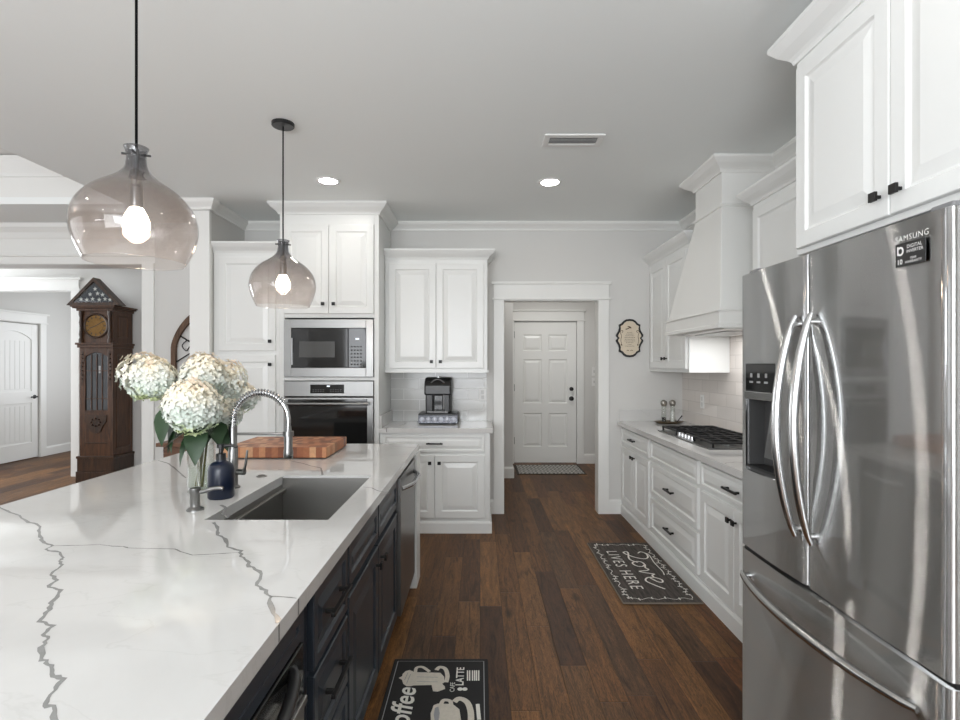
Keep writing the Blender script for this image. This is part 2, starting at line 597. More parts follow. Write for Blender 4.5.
M = {}
M['floor'] = floor_material()
M['wall'] = pm('pale grey wall paint', (213, 212, 209), 0.7, noise=0.01, nscale=3)
M['ceil'] = pm('ceiling paint', (240, 243, 242), 0.85)
M['trim'] = pm('white trim paint', (232, 232, 229), 0.35)
M['cab'] = pm('white cabinet lacquer', (227, 228, 226), 0.3)
M['hood'] = pm('white hood paint', (232, 232, 229), 0.4)
M['navy'] = pm('dark navy cabinet lacquer', (45, 52, 60), 0.3)
M['quartz'] = quartz_material()
M['vein'] = pm('grey quartz vein', (140, 140, 138), 0.15, noise=0.15, nscale=60)
M['steel'] = pm('brushed stainless steel', (150, 150, 149), 0.27, 1.0, aniso=0.75)
M['steel2'] = pm('satin stainless steel', (142, 142, 141), 0.3, 1.0)
def fridge_steel():
    """brushed steel under a clear lacquer: a crisp dim mirror over vertically drawn-out highlights"""
    m = bpy.data.materials.new('lacquered brushed steel')
    m.use_nodes = True
    nt = m.node_tree
    nt.nodes.remove(nt.nodes['Principled BSDF'])
    t = nt.nodes.new('ShaderNodeTangent')
    t.direction_type, t.axis = 'RADIAL', 'Z'
    g1 = nt.nodes.new('ShaderNodeBsdfAnisotropic')
    g1.inputs['Color'].default_value = (.88, .885, .885, 1)
    g1.inputs['Roughness'].default_value = 0.44
    g1.inputs['Anisotropy'].default_value = 0.99
    g1.inputs['Rotation'].default_value = 0.0
    nt.links.new(t.outputs[0], g1.inputs['Tangent'])
    g2 = nt.nodes.new('ShaderNodeBsdfAnisotropic')
    g2.inputs['Color'].default_value = (.72, .73, .74, 1)
    g2.inputs['Roughness'].default_value = 0.05
    mx = nt.nodes.new('ShaderNodeMixShader')
    mx.inputs[0].default_value = 0.22
    nt.links.new(g1.outputs[0], mx.inputs[1])
    nt.links.new(g2.outputs[0], mx.inputs[2])
    nt.links.new(mx.outputs[0], nt.nodes['Material Output'].inputs[0])
    return m
M['fsteel'] = fridge_steel()
M['sinksteel'] = pm('sink steel', (150, 148, 144), 0.33, 1.0)
M['bright'] = pm('bright satin steel', (190, 190, 189), 0.22, 1.0)
M['chrome'] = pm('chrome', (205, 206, 208), 0.12, 1.0)
M['blackglass'] = pm('black glass', (26, 26, 26), 0.06)
M['black'] = pm('black plastic', (22, 22, 23), 0.35)
M['blackmetal'] = pm('black metal', (26, 25, 25), 0.42, 0.3)
M['iron'] = pm('cast iron', (24, 24, 25), 0.5, 0.2)
M['grey'] = pm('grey plastic', (120, 120, 121), 0.4)
M['white'] = pm('white plastic', (232, 232, 230), 0.35)
M['ink'] = pm('pale lettering', (225, 222, 214), 0.6)
M['display'] = pm('display', (10, 10, 10), 0.2, emit=(235, 245, 255), es=1.4)
M['lamp'] = pm('lamp lens', (255, 255, 255), 0.5, emit=(255, 250, 242), es=L_POWER['lens'])
M['bulb'] = pm('glowing bulb', (255, 240, 220), 0.5, emit=(255, 226, 196), es=L_POWER['bulb'])
M['smoke'] = smoked_glass()
M['glass'] = clear_glass('clear glass')
M['water'] = clear_glass('vase water', (0.90, 0.93, 0.90, 1), 0.0, 1.2)
M['clock'] = wood_material('clock oak', (54, 34, 21), (98, 64, 40), 0.38)
M['clockdark'] = wood_material('carved dark oak', (40, 27, 18), (78, 52, 33), 0.4)
M['brass'] = pm('aged brass', (116, 88, 50), 0.4, 0.85, noise=.3, nscale=40)
M['oldwood'] = wood_material('weathered wood', (70, 52, 40), (112, 84, 64), 0.7)
M['tablewood'] = wood_material('reddish table wood', (84, 58, 44), (126, 92, 72), 0.45, (3, 20, 20))
M['petal'] = petal_material()
M['leaf'] = pm('dark green leaf', (38, 62, 36), 0.45, noise=0.35, nscale=25)
M['stem'] = pm('green brown stem', (92, 88, 46), 0.6)
M['navyglass'] = pm('dark navy ceramic', (13, 23, 42), 0.3)
M['mat'] = pm('dark printed mat', (62, 56, 52), 0.9, noise=0.25, nscale=14)
M['matblack'] = pm('black rubber mat', (26, 25, 25), 0.85, noise=0.2, nscale=40)
M['matedge'] = pm('mat edge', (120, 110, 98), 0.9)
M['cream'] = pm('printed cream', (205, 197, 184), 0.8, noise=0.15, nscale=70)
M['greyprint'] = pm('printed grey', (150, 150, 152), 0.8)
M['plaque'] = pm('parchment plaque face', (214, 201, 180), 0.7, noise=0.06, nscale=30)
M['plaqueink'] = pm('brown ink', (92, 70, 52), 0.8)
M['tile_r'] = tile_material('glazed pale tile right', 1, (226, 219, 213), (205, 198, 192))
M['tile_b'] = tile_material('glazed pale tile back', 0, (200, 200, 197), (226, 226, 224))
M['flagblue'] = pm('navy flag cloth', (40, 46, 62), 0.8)
# ------------------------------------------------------------------ the setting
CEIL, WX, BY = 2.80, 1.955, 5.13
def sbox(name, mat, boxes, kind=True, bevel=0):
    mb = MB()
    for b in boxes:
        mb.box(*b)
    o = mb.build(name, mat, bevel=bevel)
    return struct(o)
mb = MB().box(-9, 2.6, -3.6, 11, -0.05, 0)
struct(mb.build('floor', M['floor'], base=(0, 0, 0)))
sbox('ceiling', M['ceil'], [(-3.02, 2.4, -3.6, 5.35, CEIL, CEIL + .06), (-0.72, 2.4, 5.35, 7.9, CEIL, CEIL + .06)])
sbox('ceiling_living', M['trim'], [(-7.6, -3.02, -3.6, 4.54, 3.2, 3.26), (-3.02, -2.98, -3.6, 4.54, CEIL + .06, 3.26)])
sbox('ceiling_foyer', M['ceil'], [(-7.6, -3.02, 4.54, 10, CEIL, CEIL + .06)])
sbox('wall_tray', M['trim'], [(-7.6, -3.02, 4.54, 4.62, CEIL + .06, 3.26)])
sbox('wall_back', M['wall'], [(-3.13, .23, BY, BY + .12, 0, CEIL), (.23, 1.136, BY, BY + .12, 2.056, CEIL), (1.136, WX + .1, BY, BY + .12, 0, CEIL)])
sbox('wall_right', M['wall'], [(WX, WX + .1, -3.6, BY, 0, CEIL)])
sbox('wall_left', M['wall'], [(-2.40, -2.265, 4.47, BY, 0, CEIL)])
sbox('wall_rear', M['wall'], [(-7.6, 2.1, -3.6, -3.45, 0, 3.26)])
sbox('wall_living', M['wall'], [(-7.6, -7.45, -3.45, 10, 0, 3.26)])
sbox('wall_mudroom', M['wall'], [(-.72, .415, 6.75, 7.74, 0, CEIL), (.415, .494, 7.74, 7.86, 0, CEIL), (.494, 1.404, 7.74, 7.86, 2.065, CEIL),
                                 (1.404, 2.3, 7.74, 7.86, 0, CEIL), (2.2, 2.3, BY + .12, 7.74, 0, CEIL), (-.72, -.6, BY + .12, 6.75, 0, CEIL)])
sbox('wall_foyer', M['wall'], [(-5.24, -.72, 6.85, 6.97, 0, CEIL), (-6.62, -5.24, 6.85, 6.97, 2.39, CEIL), (-7.45, -6.62, 6.85, 6.97, 0, CEIL)])
sbox('wall_hall', M['wall'], [(-6.97, -6.85, 6.97, 7.37, 0, CEIL), (-6.97, -6.85, 7.37, 8.29, 2.06, CEIL), (-6.97, -6.85, 8.29, 9.5, 0, CEIL),
                              (-6.97, -4.6, 9.5, 9.6, 0, CEIL)])
# column trim at the end of the wall beside the pantry, and the cased end of the beam
mb = MB().box(-2.415, -2.25, 4.43, 4.47, 0, CEIL - .085)
struct(mb.build('trim_column', M['trim'], bevel=.003))
mb = MB().box(-3.245, -3.13, BY - .02, BY + .14, 0, 2.41)
struct(mb.build('trim_opening', M['trim'], bevel=.003))
mb = MB().box(-7.45, -3.13, 5.2, 5.42, 2.41, CEIL)
prof_beam = [(0, 0), (.02, 0), (.02, .07), (.035, .075), (.035, .09), (.02, .1), (.02, .24), (.03, .255), (.05, .30), (.085, .345), (.09, .385), (0, .385)]
mb.sweep(prof_beam, [(-7.45, 5.2), (-3.13, 5.2)], 2.412)
struct(mb.build('trim_beam', M['trim']))
mb = MB().sweep([(0, 0), (.015, 0), (.02, .03), (.07, .12), (.075, .16), (0, .16)], [(-7.45, 4.54), (-3.0, 4.54)], 3.03)
struct(mb.build('trim_tray', M['trim']))
# room crown moulding
prof_room = [(0, 0), (.012, 0), (.016, .014), (.034, .034), (.058, .054), (.064, .066), (.064, .078), (0, .078)]
mb = MB().sweep(prof_room, [(-2.40, BY), (-2.40, 4.47), (-2.265, 4.47), (-2.265, BY), (-1.70, BY)], CEIL - .078)
mb.sweep(prof_room, [(-.857, BY), (WX, BY), (WX, -3.4)], CEIL - .078)
struct(mb.build('trim_crown', M['trim']))
mb = MB().sweep([(0, 0), (.03, 0), (.036, .02), (.06, .055), (.07, .085), (0, .085)], [(-2.415, 4.47), (-2.415, 4.43), (-2.25, 4.43), (-2.25, 4.47)], CEIL - .085)
struct(mb.build('trim_capital', M['trim']))
# baseboards
bb = lambda h=.135: [(0, 0), (.016, 0), (.016, h - .02), (.008, h), (0, h)]
mb = MB().sweep(bb(), [(1.237, BY), (1.36, BY)])
mb.sweep(bb(), [(.08, BY), (.132, BY)])
struct(mb.build('baseboard_back', M['trim']))
mb = MB().sweep(bb(.14), [(-.6, 6.75), (.415, 6.75), (.415, 7.74)])
mb.sweep(bb(.14), [(1.51, 7.74), (2.2, 7.74)])
struct(mb.build('baseboard_mudroom', M['trim']))
mb = MB().sweep(bb(.14), [(-6.85, 8.40), (-6.85, 9.5)])
mb.sweep(bb(.14), [(-5.14, 6.85), (-3.0, 6.85)])
struct(mb.build('baseboard_hall', M['trim']))
# casing of the doorway to the mudroom
mb = MB()
for a, b in ((.132, .230), (1.136, 1.237)):
    mb.box(a, b, BY - .02, BY, 0, 2.056)
mb.box(.222, .232, BY - .01, BY + .13, 0, 2.056).box(1.134, 1.144, BY - .01, BY + .13, 0, 2.056).box(.222, 1.144, BY - .01, BY + .13, 2.048, 2.058)
mb.box(.118, 1.251, BY - .032, BY, 2.056, 2.074).box(.132, 1.237, BY - .022, BY, 2.074, 2.205).box(.112, 1.257, BY - .04, BY, 2.205, 2.228)
struct(mb.build('trim_doorway', M['trim'], bevel=.002))
# mudroom door casing
mb = MB().box(1.404, 1.508, 7.72, 7.74, 0, 2.07).box(.417, .494, 7.72, 7.74, 0, 2.07)
mb.box(.417, 1.525, 7.71, 7.74, 2.07, 2.085).box(.417, 1.508, 7.718, 7.74, 2.085, 2.21).box(.417, 1.53, 7.70, 7.74, 2.21, 2.23)
struct(mb.build('trim_mudroom', M['trim'], bevel=.002))
# foyer opening casing
mb = MB().box(-5.245, -5.14, 6.83, 6.99, 0, 2.39).box(-6.72, -6.615, 6.83, 6.99, 0, 2.39)
mb.box(-6.75, -5.12, 6.82, 6.99, 2.385, 2.405).box(-6.72, -5.14, 6.828, 6.99, 2.405, 2.52).box(-6.76, -5.10, 6.80, 6.99, 2.52, 2.55)
struct(mb.build('trim_foyer', M['trim'], bevel=.002))

# doors
def door_grid(mb, fr, us, vs, panels, t):
    for i in range(len(us) - 1):
        for j in range(len(vs) - 1):
            if (i, j) in panels:
                mb.rings(fr, us[i], us[i + 1], vs[j], vs[j + 1], [(0, t), (.012, t - .012), (.022, t - .012), (.05, t - .003)], back=False)
            else:
                mb.rings(fr, us[i], us[i + 1], vs[j], vs[j + 1], [(0, t)], back=False)
    o, u, v, n = fr
    U, V = us[-1], vs[-1]
    mb.fbox(fr, 0, U, 0, V, 0, t - .014)
    for (a, b, c, d) in ((0, U, 0, 0), (0, U, V, V), (0, 0, 0, V), (U, U, 0, V)):
        q = [o + u * a + v * c + n * (t - .014), o + u * b + v * d + n * (t - .014), o + u * b + v * d + n * t, o + u * a + v * c + n * t]
        mb.add(q, [(0, 1, 2, 3)])
def knob(parent, name, fr, u, v, n0, mat, r=.03):
    o, U, V, N = fr
    c = o + U * u + V * v + N * n0
    Mx = Matrix((U.to_tuple() + (0,), V.to_tuple() + (0,), N.to_tuple() + (0,), (0, 0, 0, 1))).transposed()
    return MB().lathe([(r * 1.1, 0), (r * 1.1, .006), (.4 * r, .01), (.4 * r, .03), (r * .8, .035), (r, .05), (r * .8, .062), (0, .066)], c, 20, Mx).build(name, mat, parent, smooth=True)
fr = frame('-y', (.50, 7.80, .012))
mb = MB()
W6, H6 = .898, 2.045
us = [0, .125, .4, .498, .773, W6]
vs = [0, .23, .72, .86, 1.50, 1.62, 1.86, H6]
door_grid(mb, fr, us, vs, {(i, j) for i in (1, 3) for j in (1, 3, 5)}, .045)
d1 = struct(mb.build('door_1', M['trim']))
knob(d1, 'door_knob', fr, W6 - .07, .93, .045, M['blackmetal'])
knob(d1, 'deadbolt', fr, W6 - .07, 1.07, .045, M['blackmetal'], .026)
mb = MB()
for z in (.28, 1.05, 1.82):
    mb.box(.488, .502, 7.745, 7.757, z, z + .1)
mb.build('hinge', M['blackmetal'], d1)
# hall door with an arched top panel, in the wall that runs away from the camera
fr = frame('+x', (-6.90, 7.38, .012))
Wd, Hd = .90, 2.04
mb = MB().fbox(fr, 0, Wd, 0, Hd, 0, .024)
mb.fbox(fr, 0, .12, 0, Hd, .024, .036).fbox(fr, Wd - .12, Wd, 0, Hd, .024, .036)
mb.fbox(fr, .12, Wd - .12, 0, .24, .024, .036).fbox(fr, .12, Wd - .12, .84, 1.02, .024, .036)
arc = [(.12 + (Wd - .24) * k / 16, 1.80 + .12 * math.sin(PI * k / 16) ** .8) for k in range(17)]
mb.prism(fr, [(.12, Hd), ] + arc + [(Wd - .12, Hd)], .024, .036)
for k in range(1, 8):
    x_ = .12 + (Wd - .24) * k / 8
    mb.fbox(fr, x_ - .036, x_ + .036, 1.06, 1.78, .024, .0275)
    mb.fbox(fr, x_ - .036, x_ + .036, .28, .80, .024, .0275)
d2 = struct(mb.build('door_2', M['trim'], bevel=.003))
o, U, V, N = fr
c = o + U * (Wd - .07) + V * .93 + N * .036
mb = MB()
Mx = Matrix((U.to_tuple() + (0,), V.to_tuple() + (0,), N.to_tuple() + (0,), (0, 0, 0, 1))).transposed()
mb.lathe([(.03, 0), (.03, .008), (.011, .012), (.011, .05), (0, .052)], c, 20, Mx)
mb.tube([c + N * .045, c + N * .05 - U * .05, c + N * .045 - U * .11], .009, 10)
mb.build('door_handle', M['blackmetal'], d2, smooth=True)
mb = MB().box(-6.85, -6.83, 8.29, 8.40, 0, 2.07).box(-6.85, -6.83, 7.27, 7.37, 0, 2.07)
mb.box(-6.85, -6.815, 7.25, 8.42, 2.07, 2.085).box(-6.85, -6.822, 7.27, 8.40, 2.085, 2.20).box(-6.85, -6.80, 7.24, 8.43, 2.20, 2.225)
struct(mb.build('trim_hall', M['trim'], bevel=.002))

# windows behind the camera (daylight comes through them)
def window(name, x0, x1, z0, z1, y, axis):
    mb = MB()
    f = .07
    if axis == 'y':
        bx = lambda a, b, c, d: mb.box(a, b, y, y + .05, c, d)
    else:
        bx = lambda a, b, c, d: mb.box(y, y + .05, a, b, c, d)
    bx(x0, x0 + f, z0, z1); bx(x1 - f, x1, z0, z1); bx(x0 + f, x1 - f, z0, z0 + f); bx(x0 + f, x1 - f, z1 - f, z1)
    for k in (1, 2):
        c = x0 + (x1 - x0) * k / 3
        bx(c - .02, c + .02, z0 + f, z1 - f)
    return struct(mb.build(name, M['trim']))
window('window_1', -2.6, .8, .5, 2.5, -3.45, 'y')
window('window_2', -6.4, -4.0, .55, 2.65, -3.45, 'y')
window('window_3', -1.0, 3.6, .55, 2.65, -7.45, 'x')

# tiled splash backs
mb = MB().box(-.857, .066, BY - .008, BY, .894, 1.38)
struct(mb.build('wall_tile_back', M['tile_b'], base=(0.03, 0, .894)))
mb = MB().box(WX - .008, WX, 1.9, BY, .894, 1.95)
struct(mb.build('wall_tile_right', M['tile_r'], base=(0, .1, .894)))

# ------------------------------------------------------------------ cabinets
def panel_rings(w, h, t=.02, sw=.057):
    k = min(1.0, min(w, h) / .24)
    s = sw * max(.55, k)
    r = .038 * k
    return [(0, 0), (0, t - .003), (.003, t), (s, t), (s + .006 * k, t - .008), (s + .012 * k, t - .0095), (s + .012 * k + r, t - .0015)]
def knob_square(parent, fr, u, v, n0):
    mb = MB().fbox(fr, u - .005, u + .005, v - .005, v + .005, n0, n0 + .018)
    mb.fbox(fr, u - .014, u + .014, v - .014, v + .014, n0 + .018, n0 + .028)
    return mb.build('knob', M['blackmetal'], parent, bevel=.0015)
def pull_bar(parent, fr, u, v, n0, L=.14, out=.03):
    o, U, V, N = fr
    mb = MB()
    mb.fbox(fr, u - L / 2, u + L / 2, v - .006, v + .006, n0 + out - .008, n0 + out + .004)
    for s in (-1, 1):
        mb.fbox(fr, u + s * L * .36 - .006, u + s * L * .36 + .006, v - .006, v + .006, n0, n0 + out - .006)
    return mb.build('pull', M['blackmetal'], parent, bevel=.0015)
def fronts(t, fr, items, mat, th=.02):
    for it in items:
        kind, u0, u1, v0, v1 = it[:5]
        mb = MB().rings(fr, u0, u1, v0, v1, panel_rings(u1 - u0, v1 - v0, th, .034 if kind == 'drawer' else .057))
        p = mb.build({'door': 'door', 'drawer': 'drawer_front', 'false': 'false_front'}[kind], mat, t, bevel=0)
        for h in it[5:]:
            if h[0] == 'knob':
                knob_square(p, fr, h[1], h[2], th)
            elif h[0] == 'bar':
                pull_bar(p, fr, h[1], h[2], th, h[3])
def carcass(t, fr, W_, z0, z1, D_, mat, name='carcass'):
    return MB().fbox(fr, 0, W_, z0, z1, -D_, 0).build(name, mat, t, bevel=.002)
prof_cab = [(0, 0), (.008, 0), (.012, .012), (.02, .022), (.046, .044), (.064, .066), (.068, .072), (.068, .086), (0, .086)]
prof_low = [(0, 0), (.016, 0), (.016, .085), (.008, .1), (0, .1)]

# right run of base cabinets: doors at x = 1.345, frames at 1.365
FX = 1.365
def base_right(name_label, y_far, y_near, items, cat='cabinet'):
    W_ = y_far - y_near
    t = thing('base_cabinet', name_label, cat, (FX + .28, (y_far + y_near) / 2, 0), 'white base cabinets along the right wall')
    fr = frame('-x', (FX, y_far, 0))
    carcass(t, fr, W_ - .001, 0, .853, .585, M['cab'])
    fronts(t, fr, items, M['cab'])
    mb = MB().sweep(prof_low, [(FX, y_far), (FX, y_near + .001)])
    mb.build('plinth', M['cab'], t)
    return t
y1, y2, y3, y4 = 5.128, 4.235, 3.28, 2.37
w1 = y1 - y2
base_right('white base cabinet in the back right corner by the doorway, drawer over two doors', y1, y2,
           [('drawer', .05, w1 - .025, .69, .835, ('bar', w1 / 2, .765, .15)),
            ('door', .05, w1 / 2 + .01, .13, .665, ('knob', w1 / 2 - .02, .615)),
            ('door', w1 / 2 + .014, w1 - .025, .13, .665, ('knob', w1 / 2 + .045, .615))])
w2 = y2 - y3
base_right('white three-drawer base cabinet under the gas cooktop', y2, y3,
           [('drawer', .025, w2 - .025, .69, .835),
            ('drawer', .025, w2 - .025, .41, .665, ('bar', w2 / 2, .54, .15)),
            ('drawer', .025, w2 - .025, .13, .385, ('bar', w2 / 2, .26, .15))])
w3 = y3 - y4
base_right('white base cabinet between cooktop drawers and refrigerator, drawer over two doors', y3, y4,
           [('drawer', .025, w3 - .025, .69, .835, ('bar', w3 / 2, .765, .16)),
            ('door', .025, w3 / 2 - .002, .13, .665, ('knob', w3 / 2 - .03, .60)),
            ('door', w3 / 2 + .002, w3 - .025, .13, .665, ('knob', w3 / 2 + .03, .60))])
mb = MB().box(FX, WX - .005, 2.06, y4 - .002, 0, .853)
tag(mb.build('filler_panel', M['cab']), 'plain white filler panel closing the base cabinets beside the refrigerator', 'panel')
# counter with cooktop and small upstand at the back wall
mb = MB().box(1.32, WX - .009, 2.06, BY - .001, .854, .894)
mb.box(1.335, WX - .012, BY - .021, BY - .001, .8945, 1.0)
def jag(pts, amp, k=5, seed=1):
    r = random.Random(seed)
    out = []
    for i in range(len(pts) - 1):
        a, b = Vector(pts[i]), Vector(pts[i + 1])
        L = (b - a).length
        n_ = max(1, int(k))
        for j in range(n_):
            q = a.lerp(b, j / n_)
            d = (b - a).normalized() if L > 0 else Vector((1, 0))
            q = q + Vector((-d.y, d.x)) * r.uniform(-amp, amp)
            out.append(q)
    out.append(Vector(pts[-1]))
    return out
TOP = (Vector((0, 0, .894)), Vector((1, 0, 0)), Vector((0, 1, 0)), Vector((0, 0, 1)))
ribbon(mb, jag([(1.33, 2.9), (1.42, 2.95), (1.5, 2.8), (1.7, 2.75)], .008), .005, TOP, .0006, 1)
tag(mb.build('countertop', [M['quartz'], M['vein']]), 'white quartz worktop on the right base cabinets under the hood', 'countertop')

# base cabinet and counter of the coffee bar (back wall, left of the doorway)
BX0, BX1, BF = -.857, .085, 4.54
t = thing('base_cabinet', 'white base cabinet under the coffee maker, one drawer over two doors', 'cabinet', (-.386, 4.83, 0))
fr = frame('-y', (BX0 + .002, BF, 0))
wc = BX1 - BX0 - .002
carcass(t, fr, wc, 0, .853, BY - BF - .002, M['cab'])
fronts(t, fr, [('drawer', .03, wc - .045, .69, .835, ('bar', wc / 2, .765, .14)),
               ('door', .03, wc / 2 - .002, .13, .665, ('knob', wc / 2 - .04, .60)),
               ('door', wc / 2 + .002, wc - .045, .13, .665, ('knob', wc / 2 + .04, .60))], M['cab'])
MB().sweep(prof_low, [(BX0 + .002, BF), (BX1, BF), (BX1, BY - .02)]).build('plinth', M['cab'], t)
mb = MB().box(BX0 + .001, .110, 4.51, BY - .009, .854, .894).box(BX0 + .001, BX0 + .02, 4.53, BY - .009, .8945, 1.0)
ribbon(mb, jag([(-.79, 4.512), (-.77, 4.6), (-.7, 4.7), (-.68, 4.9)], .006), .006, TOP, .0006, 1)
mb.box(-.795, -.787, 4.5095, 4.512, .862, .894, 1)
tag(mb.build('countertop', [M['quartz'], M['vein']]), 'short white quartz worktop holding the coffee maker', 'countertop')

# upper cabinet above the coffee bar
t = thing('wall_cabinet', 'white two-door wall cabinet above the coffee maker', 'cabinet', (-.395, 4.97, 1.37))
UF = 4.80
fr = frame('-y', (BX0 + .002, UF, 0))
wu = .066 - BX0 - .002
carcass(t, fr, wu, 1.37, 2.385, BY - UF - .002, M['cab'])
fronts(t, fr, [('door', .035, wu / 2 - .002, 1.40, 2.345, ('knob', wu / 2 - .04, 1.46)),
               ('door', wu / 2 + .002, wu - .035, 1.40, 2.345, ('knob', wu / 2 + .04, 1.46))], M['cab'])
MB().sweep(prof_cab, [(BX0 + .002, UF), (.066, UF), (.066, BY - .002)], 2.38).build('crown_moulding', M['cab'], t)
MB().sweep([(0, 0), (.012, 0), (.012, .022), (0, .022)], [(BX0 + .002, UF), (.066, UF), (.066, BY - .01)], 1.362).build('light_rail', M['cab'], t)

# tall oven cabinet
OX0, OX1, OF = -1.698, -.858, 4.52
t = thing('oven_cabinet', 'tall white cabinet housing the microwave and wall oven', 'cabinet', (-1.278, 4.82, 0))
fr = frame('-y', (OX0, OF, 0))
wo = OX1 - OX0
mb = MB().fbox(fr, 0, .04, 0, 2.72, -.605, 0).fbox(fr, wo - .04, wo, 0, 2.72, -.605, 0)
mb.fbox(fr, .04, wo - .04, 1.83, 2.72, -.605, 0).fbox(fr, .04, wo - .04, 1.298, 1.328, -.605, 0).fbox(fr, .04, wo - .04, 0, .58, -.605, 0).fbox(fr, .04, wo - .04, .58, 1.83, -.605, -.56)
mb.build('carcass', M['cab'], t, bevel=.002)
fronts(t, fr, [('door', .04, wo / 2 - .002, 1.865, 2.615, ('knob', wo / 2 - .045, 1.945)),
               ('door', wo / 2 + .002, wo - .04, 1.865, 2.615, ('knob', wo / 2 + .045, 1.945)),
               ('drawer', .04, wo - .04, .13, .54, ('bar', wo / 2, .36, .16))], M['cab'])
MB().sweep([(a * 1.15, b * 1.1) for a, b in prof_cab], [(OX0, BY - .003), (OX0, OF), (OX1, OF), (OX1, BY - .003)], 2.705).build('crown_moulding', M['cab'], t)
MB().sweep(prof_low, [(OX0, OF), (OX1, OF)]).build('plinth', M['cab'], t)

# microwave with trim kit
t = thing('microwave', 'stainless framed built-in microwave with black glass above the wall oven', 'microwave', (-1.278, 4.52, 1.33))
fr = frame('-y', (OX0 + .042, OF - .001, 1.329))
wm, hm = wo - .084, .488
mb = MB()
mb.fbox(fr, 0, .062, 0, hm, -.3, .022).fbox(fr, wm - .062, wm, 0, hm, -.3, .022).fbox(fr, .062, wm - .062, 0, .078, -.3, .022).fbox(fr, .062, wm - .062, hm - .075, hm, -.3, .022)
mb.build('trim_frame', M['steel2'], t, bevel=.003)
MB().fbox(fr, .063, .54, .079, hm - .076, -.3, .018).build('door', M['blackglass'], t, bevel=.002)
w_ = MB().fbox(fr, .13, .43, .165, .30, .018, .0195).build('window', pm('microwave window', (72, 72, 71), .12), t)
cp = MB().fbox(fr, .545, wm - .063, .079, hm - .076, -.3, .018).build('control_panel', M['blackglass'], t, bevel=.002)
MB().fbox(fr, .605, .635, .315, .328, .018, .0192).build('clock_display', M['display'], cp)
mb = MB()
for i in range(4):
    for j in range(6):
        mb.fbox(fr, .565 + i * .026, .58 + i * .026, .10 + j * .03, .112 + j * .03, .018, .0188)
mb.build('keypad', pm('keypad grey', (52, 52, 52), .5), cp)
MB().fbox(fr, .068, .076, .10, .33, .018, .03).build('door_handle', M['chrome'], t, bevel=.002)

# wall oven
t = thing('wall_oven', 'stainless wall oven with dark glass door below the microwave', 'oven', (-1.278, 4.52, .585))
fr = frame('-y', (OX0 + .042, OF - .001, .585))
ho = .708
cp = MB().fbox(fr, 0, wm, ho - .128, ho, -.5, .024).build('control_panel', M['steel2'], t, bevel=.003)
ds = MB().fbox(fr, .225, .51, ho - .102, ho - .028, .024, .027).build('touch_panel', M['blackglass'], cp, bevel=.001)
MB().fbox(fr, .365, .39, ho - .047, ho - .036, .027, .0275).build('clock_display', M['display'], ds)
mb = MB()
for i in range(12):
    if i in (5, 6):
        continue
    for j in range(2):
        mb.fbox(fr, .245 + i * .021, .258 + i * .021, ho - .075 - j * .014, ho - .069 - j * .014, .027, .0275)
mb.build('keypad', pm('oven keypad grey', (85, 85, 85), .5), ds)
dr = MB().fbox(fr, 0, wm, .03, ho - .137, -.5, .03).build('door', M['steel2'], t, bevel=.004)
MB().fbox(fr, .04, wm - .05, .07, ho - .152, .03, .0325).build('door_glass', M['blackglass'], dr, bevel=.001)
mb = MB()
zc = ho - .187
o_, U_, V_, N_ = fr
mb.tube([o_ + U_ * (.03 + (wm - .06) * k / 12) + V_ * zc + N_ * (.075 + .004 * math.sin(PI * k / 12)) for k in range(13)], .014, 14)
for q in (.06, wm - .06):
    mb.tube([o_ + U_ * q + V_ * zc + N_ * .03, o_ + U_ * q + V_ * zc + N_ * .075], .009, 10)
mb.build('door_handle', M['steel2'], dr, smooth=True)
MB().fbox(fr, 0, wm, 0, .026, -.5, .018).build('vent_trim', M['steel2'], t, bevel=.002)

# pantry cabinet
PX0, PX1 = -2.262, -1.700
t = thing('pantry_cabinet', 'tall white pantry cabinet with stacked doors left of the oven cabinet', 'cabinet', (-1.98, 4.82, 0))
fr = frame('-y', (PX0, OF + .005, 0))
wp = PX1 - PX0
carcass(t, fr, wp, 0, 2.385, .6, M['cab'])
fronts(t, fr, [('door', .05, wp - .03, 1.55, 2.345, ('knob', wp - .07, 1.63)),
               ('door', .05, wp - .03, .13, 1.515, ('knob', wp - .07, 1.435))], M['cab'])
MB().sweep(prof_cab, [(PX0, OF + .005), (PX1, OF + .005)], 2.38).build('crown_moulding', M['cab'], t)
MB().sweep(prof_low, [(PX0, OF + .005), (PX1, OF + .005)]).build('plinth', M['cab'], t)

# right wall: far upper cabinet
UX = 1.63
t = thing('wall_cabinet', 'white two-door wall cabinet in the back corner beyond the range hood', 'cabinet', (1.79, 4.63, 1.37))
fr = frame('-x', (UX, BY - .003, 0))
wf = BY - .003 - 4.15
carcass(t, fr, wf, 1.37, 2.385, WX - UX - .01, M['cab'])
fronts(t, fr, [('door', .06, wf / 2 + .005, 1.40, 2.345, ('knob', wf / 2 - .03, 1.485)),
               ('door', wf / 2 + .009, wf - .03, 1.40, 2.345, ('knob', wf / 2 + .045, 1.485))], M['cab'])
MB().sweep(prof_cab, [(UX, BY - .003), (UX, 4.15), (WX - .01, 4.15)], 2.38).build('crown_moulding', M['cab'], t)
